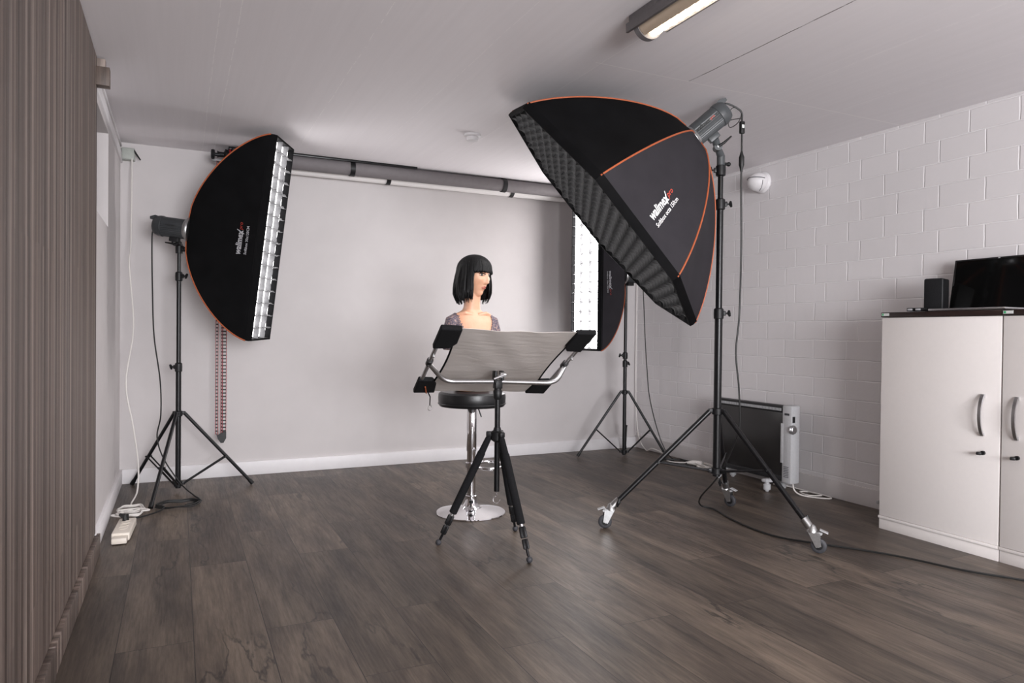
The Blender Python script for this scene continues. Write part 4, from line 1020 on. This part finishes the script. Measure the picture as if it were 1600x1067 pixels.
def cable(name, label, pts, r, m, n=8, extra=None):
    g = thing(name, label, 'cable', tuple(pts[0]))
    MB().tube(catmull(pts, n), r, 8).build('cord', m, g)
    if extra: extra(g)
    return g
def coil(cx, cy, rx, ry, turns, z0, a0=0, jit=.012, rot=0, seed=1):
    rn = random.Random(seed); out = []; N = int(turns*10)
    for k in range(N+1):
        a = a0+2*PI*k/10; sx = rx*(1+rn.uniform(-1, 1)*jit/rx); sy = ry*(1+rn.uniform(-1, 1)*jit/ry); x, y = math.cos(a)*sx, math.sin(a)*sy
        out.append((cx+x*math.cos(rot)-y*math.sin(rot), cy+x*math.sin(rot)+y*math.cos(rot), z0+k*.0006+.004*(k % 2)))
    return out
hb = LB.c-LB.n*(LB.L+.20)
cable('power_cable', 'black power cable hanging from the left flash, coiled on the floor beside the stand',
      [hb, hb+Vector((-.025, .0, -.03)), hb+Vector((-.03, .0, -.12)), (-.15, 4.94, 1.30), (-.14, 4.95, 1.0), (-.105, 4.95, .72), (-.10, 4.95, .50), (-.12, 4.95, .36), (-.08, 4.93, .22), (.02, 4.90, .06), (.09, 4.80, .006), (.12, 4.66, .006), (.04, 4.55, .006)]
      + coil(.005, 4.56, .115, .085, 2.6, .006, .2, .012, .1, 3)+[(-.10, 4.42, .012), (-.20, 4.33, .010), (-.265, 4.27, .03), (-.265, 4.20, .065), (-.260, 4.175, .068)], .0042, 'cable_black')
cable('extension_cable', 'white cable running down the back left corner and coiled behind the power strip',
      [(-.285, YB-.06, 2.17), (-.283, 5.27, 2.0), (-.286, 5.24, 1.6), (-.290, 5.15, 1.45), (-.262, 5.10, 1.05), (-.300, 5.05, .70), (-.255, 5.0, .42), (-.225, 4.95, .20), (-.225, 4.86, .05), (-.25, 4.70, .007)]
      + coil(-.240, 4.52, .070, .085, 2.5, .007, 1.4, .012, .1, 5)+coil(-.235, 4.40, .075, .06, 2.2, .016, 1.4, .02, .1, 8)+[(-.245, 4.28, .02), (-.245, 4.22, .022)], .0048, 'cable_white')
cable('power_cable', 'black power cable hanging from the right strip light down to the corner floor coil',
      [(3.50, 4.93, 1.57), (3.535, 4.90, 1.50), (3.545, 4.89, 1.35), (3.56, 4.88, 1.0), (3.575, 4.87, .75), (3.60, 4.86, .50), (3.66, 4.82, .22), (3.70, 4.76, .06), (3.70, 4.66, .007)]
      + coil(3.62, 4.55, .085, .12, 2.4, .007, .6, .02, .3, 11)+[(3.70, 4.35, .007), (3.72, 4.15, .007)], .0042, 'cable_black')
def plug_extra(g):
    MB().tube([(3.66, 4.46, .020), (3.685, 4.40, .030), (3.70, 4.33, .030), (3.705, 4.31, .028)], [.006, .018, .024, .018], 16).build('plug', 'cable_white', g)
cable('extension_cable', 'white cable with a bulky white plug, coiled on the floor left of the heater',
      [(3.79, 5.33, 2.2), (3.79, 5.33, 1.4), (3.79, 5.33, .6), (3.785, 5.28, .15), (3.74, 5.10, .02), (3.72, 4.98, .05), (3.73, 4.85, .03), (3.66, 4.72, .007), (3.62, 4.62, .007), (3.64, 4.52, .012), (3.66, 4.46, .020)], .0045, 'cable_white', extra=plug_extra)
tag(COL.objects[-1], None)
cw = thing('coiled_cable', 'bundle of white cable lying on the floor against the left end of the heater', 'cable', (3.70, 4.22, 0))
MB().tube(catmull(coil(3.705, 4.22, .045, .13, 4.5, .006, 0, .012, .1, 21), 6), .0045, 8).build('cord', 'cable_white', cw)
cable('heater_cable', 'pale cable coming out of the heater, looped on the floor at its right end',
      [(3.64, 3.36, .09), (3.64, 3.34, .03), (3.66, 3.28, .007), (3.74, 3.16, .007), (3.79, 3.20, .007), (3.79, 3.34, .007), (3.73, 3.38, .007), (3.70, 3.28, .007), (3.76, 3.23, .012), (3.78, 3.34, .009), (3.78, 3.50, .010), (3.74, 3.62, .010)], .0045, 'cable_white')
# octa power lead with inline box and connector
rear = oap+oax*.235
bx = Vector((2.665, 2.83, 2.13))
def octa_extra(g):
    MB().box(bx, (.026, .020, .066), .005).build('inline_box', 'cable_black', g)
    MB().box(bx+Vector((-.002, -.011, .004)), (.016, .002, .018), .0006).build('inline_label', 'sticker', g)
    q = Vector((2.665, 2.83, 1.955)); MB().tube([q+Vector((0, 0, .052)), q+Vector((0, 0, .034)), q+Vector((0, 0, .02)), q-Vector((0, 0, .02)), q-Vector((0, 0, .034)), q-Vector((0, 0, .06))], [.005, .009, .014, .014, .010, .005], 14).build('connector', 'cable_black', g)
    MB().tube(catmull([rear-oup*.02+osd*-.02, rear+Vector((.05, -.01, .02)), rear+Vector((.10, -.01, .0)), rear+Vector((.09, 0, -.05)), rear+Vector((.035, 0, -.085)), rear+Vector((.03, 0, -.05)), bx+Vector((0, 0, .05))], 8), .0022, 8).build('sync_lead', 'cable_black', g)
cable('power_cable', 'black power cable with an inline box, hanging from the flash on the wheeled stand',
      [rear+oup*.02, rear+oup*.02+oax*.03, bx+Vector((-.012, 0, .085)), bx+Vector((0, 0, .034)), bx+Vector((0, 0, -.05)), (2.665, 2.83, 1.95), (2.665, 2.83, 1.8), (2.672, 2.83, 1.5), (2.665, 2.83, 1.15), (2.655, 2.84, .95), (2.680, 2.84, .75), (2.705, 2.86, .55), (2.700, 2.92, .40), (2.70, 3.02, .25), (2.74, 3.20, .10), (2.83, 3.30, .02), (2.88, 3.24, .006), (2.82, 3.05, .006), (2.78, 2.80, .006), (2.80, 2.64, .006), (2.90, 2.48, .006), (3.02, 2.30, .006), (3.09, 2.16, .006), (3.16, 1.95, .006), (3.26, 1.78, .006), (3.36, 1.60, .006), (3.42, 1.2, .006)], .0048, 'cable_black', extra=octa_extra)

# plain objects that were linked for tagging only
g = thing('door_stop', 'small round grey door stop on the baseboard of the white block wall', 'door stop', (XR-.02, 2.86, .045))
MB().lathe((XR-.013, 2.86, .045), [(.010, 0), (.010, .012), (.007, .014)], axis=(-1, 0, 0), seg=20).build('stop', 'silver_plastic', g)
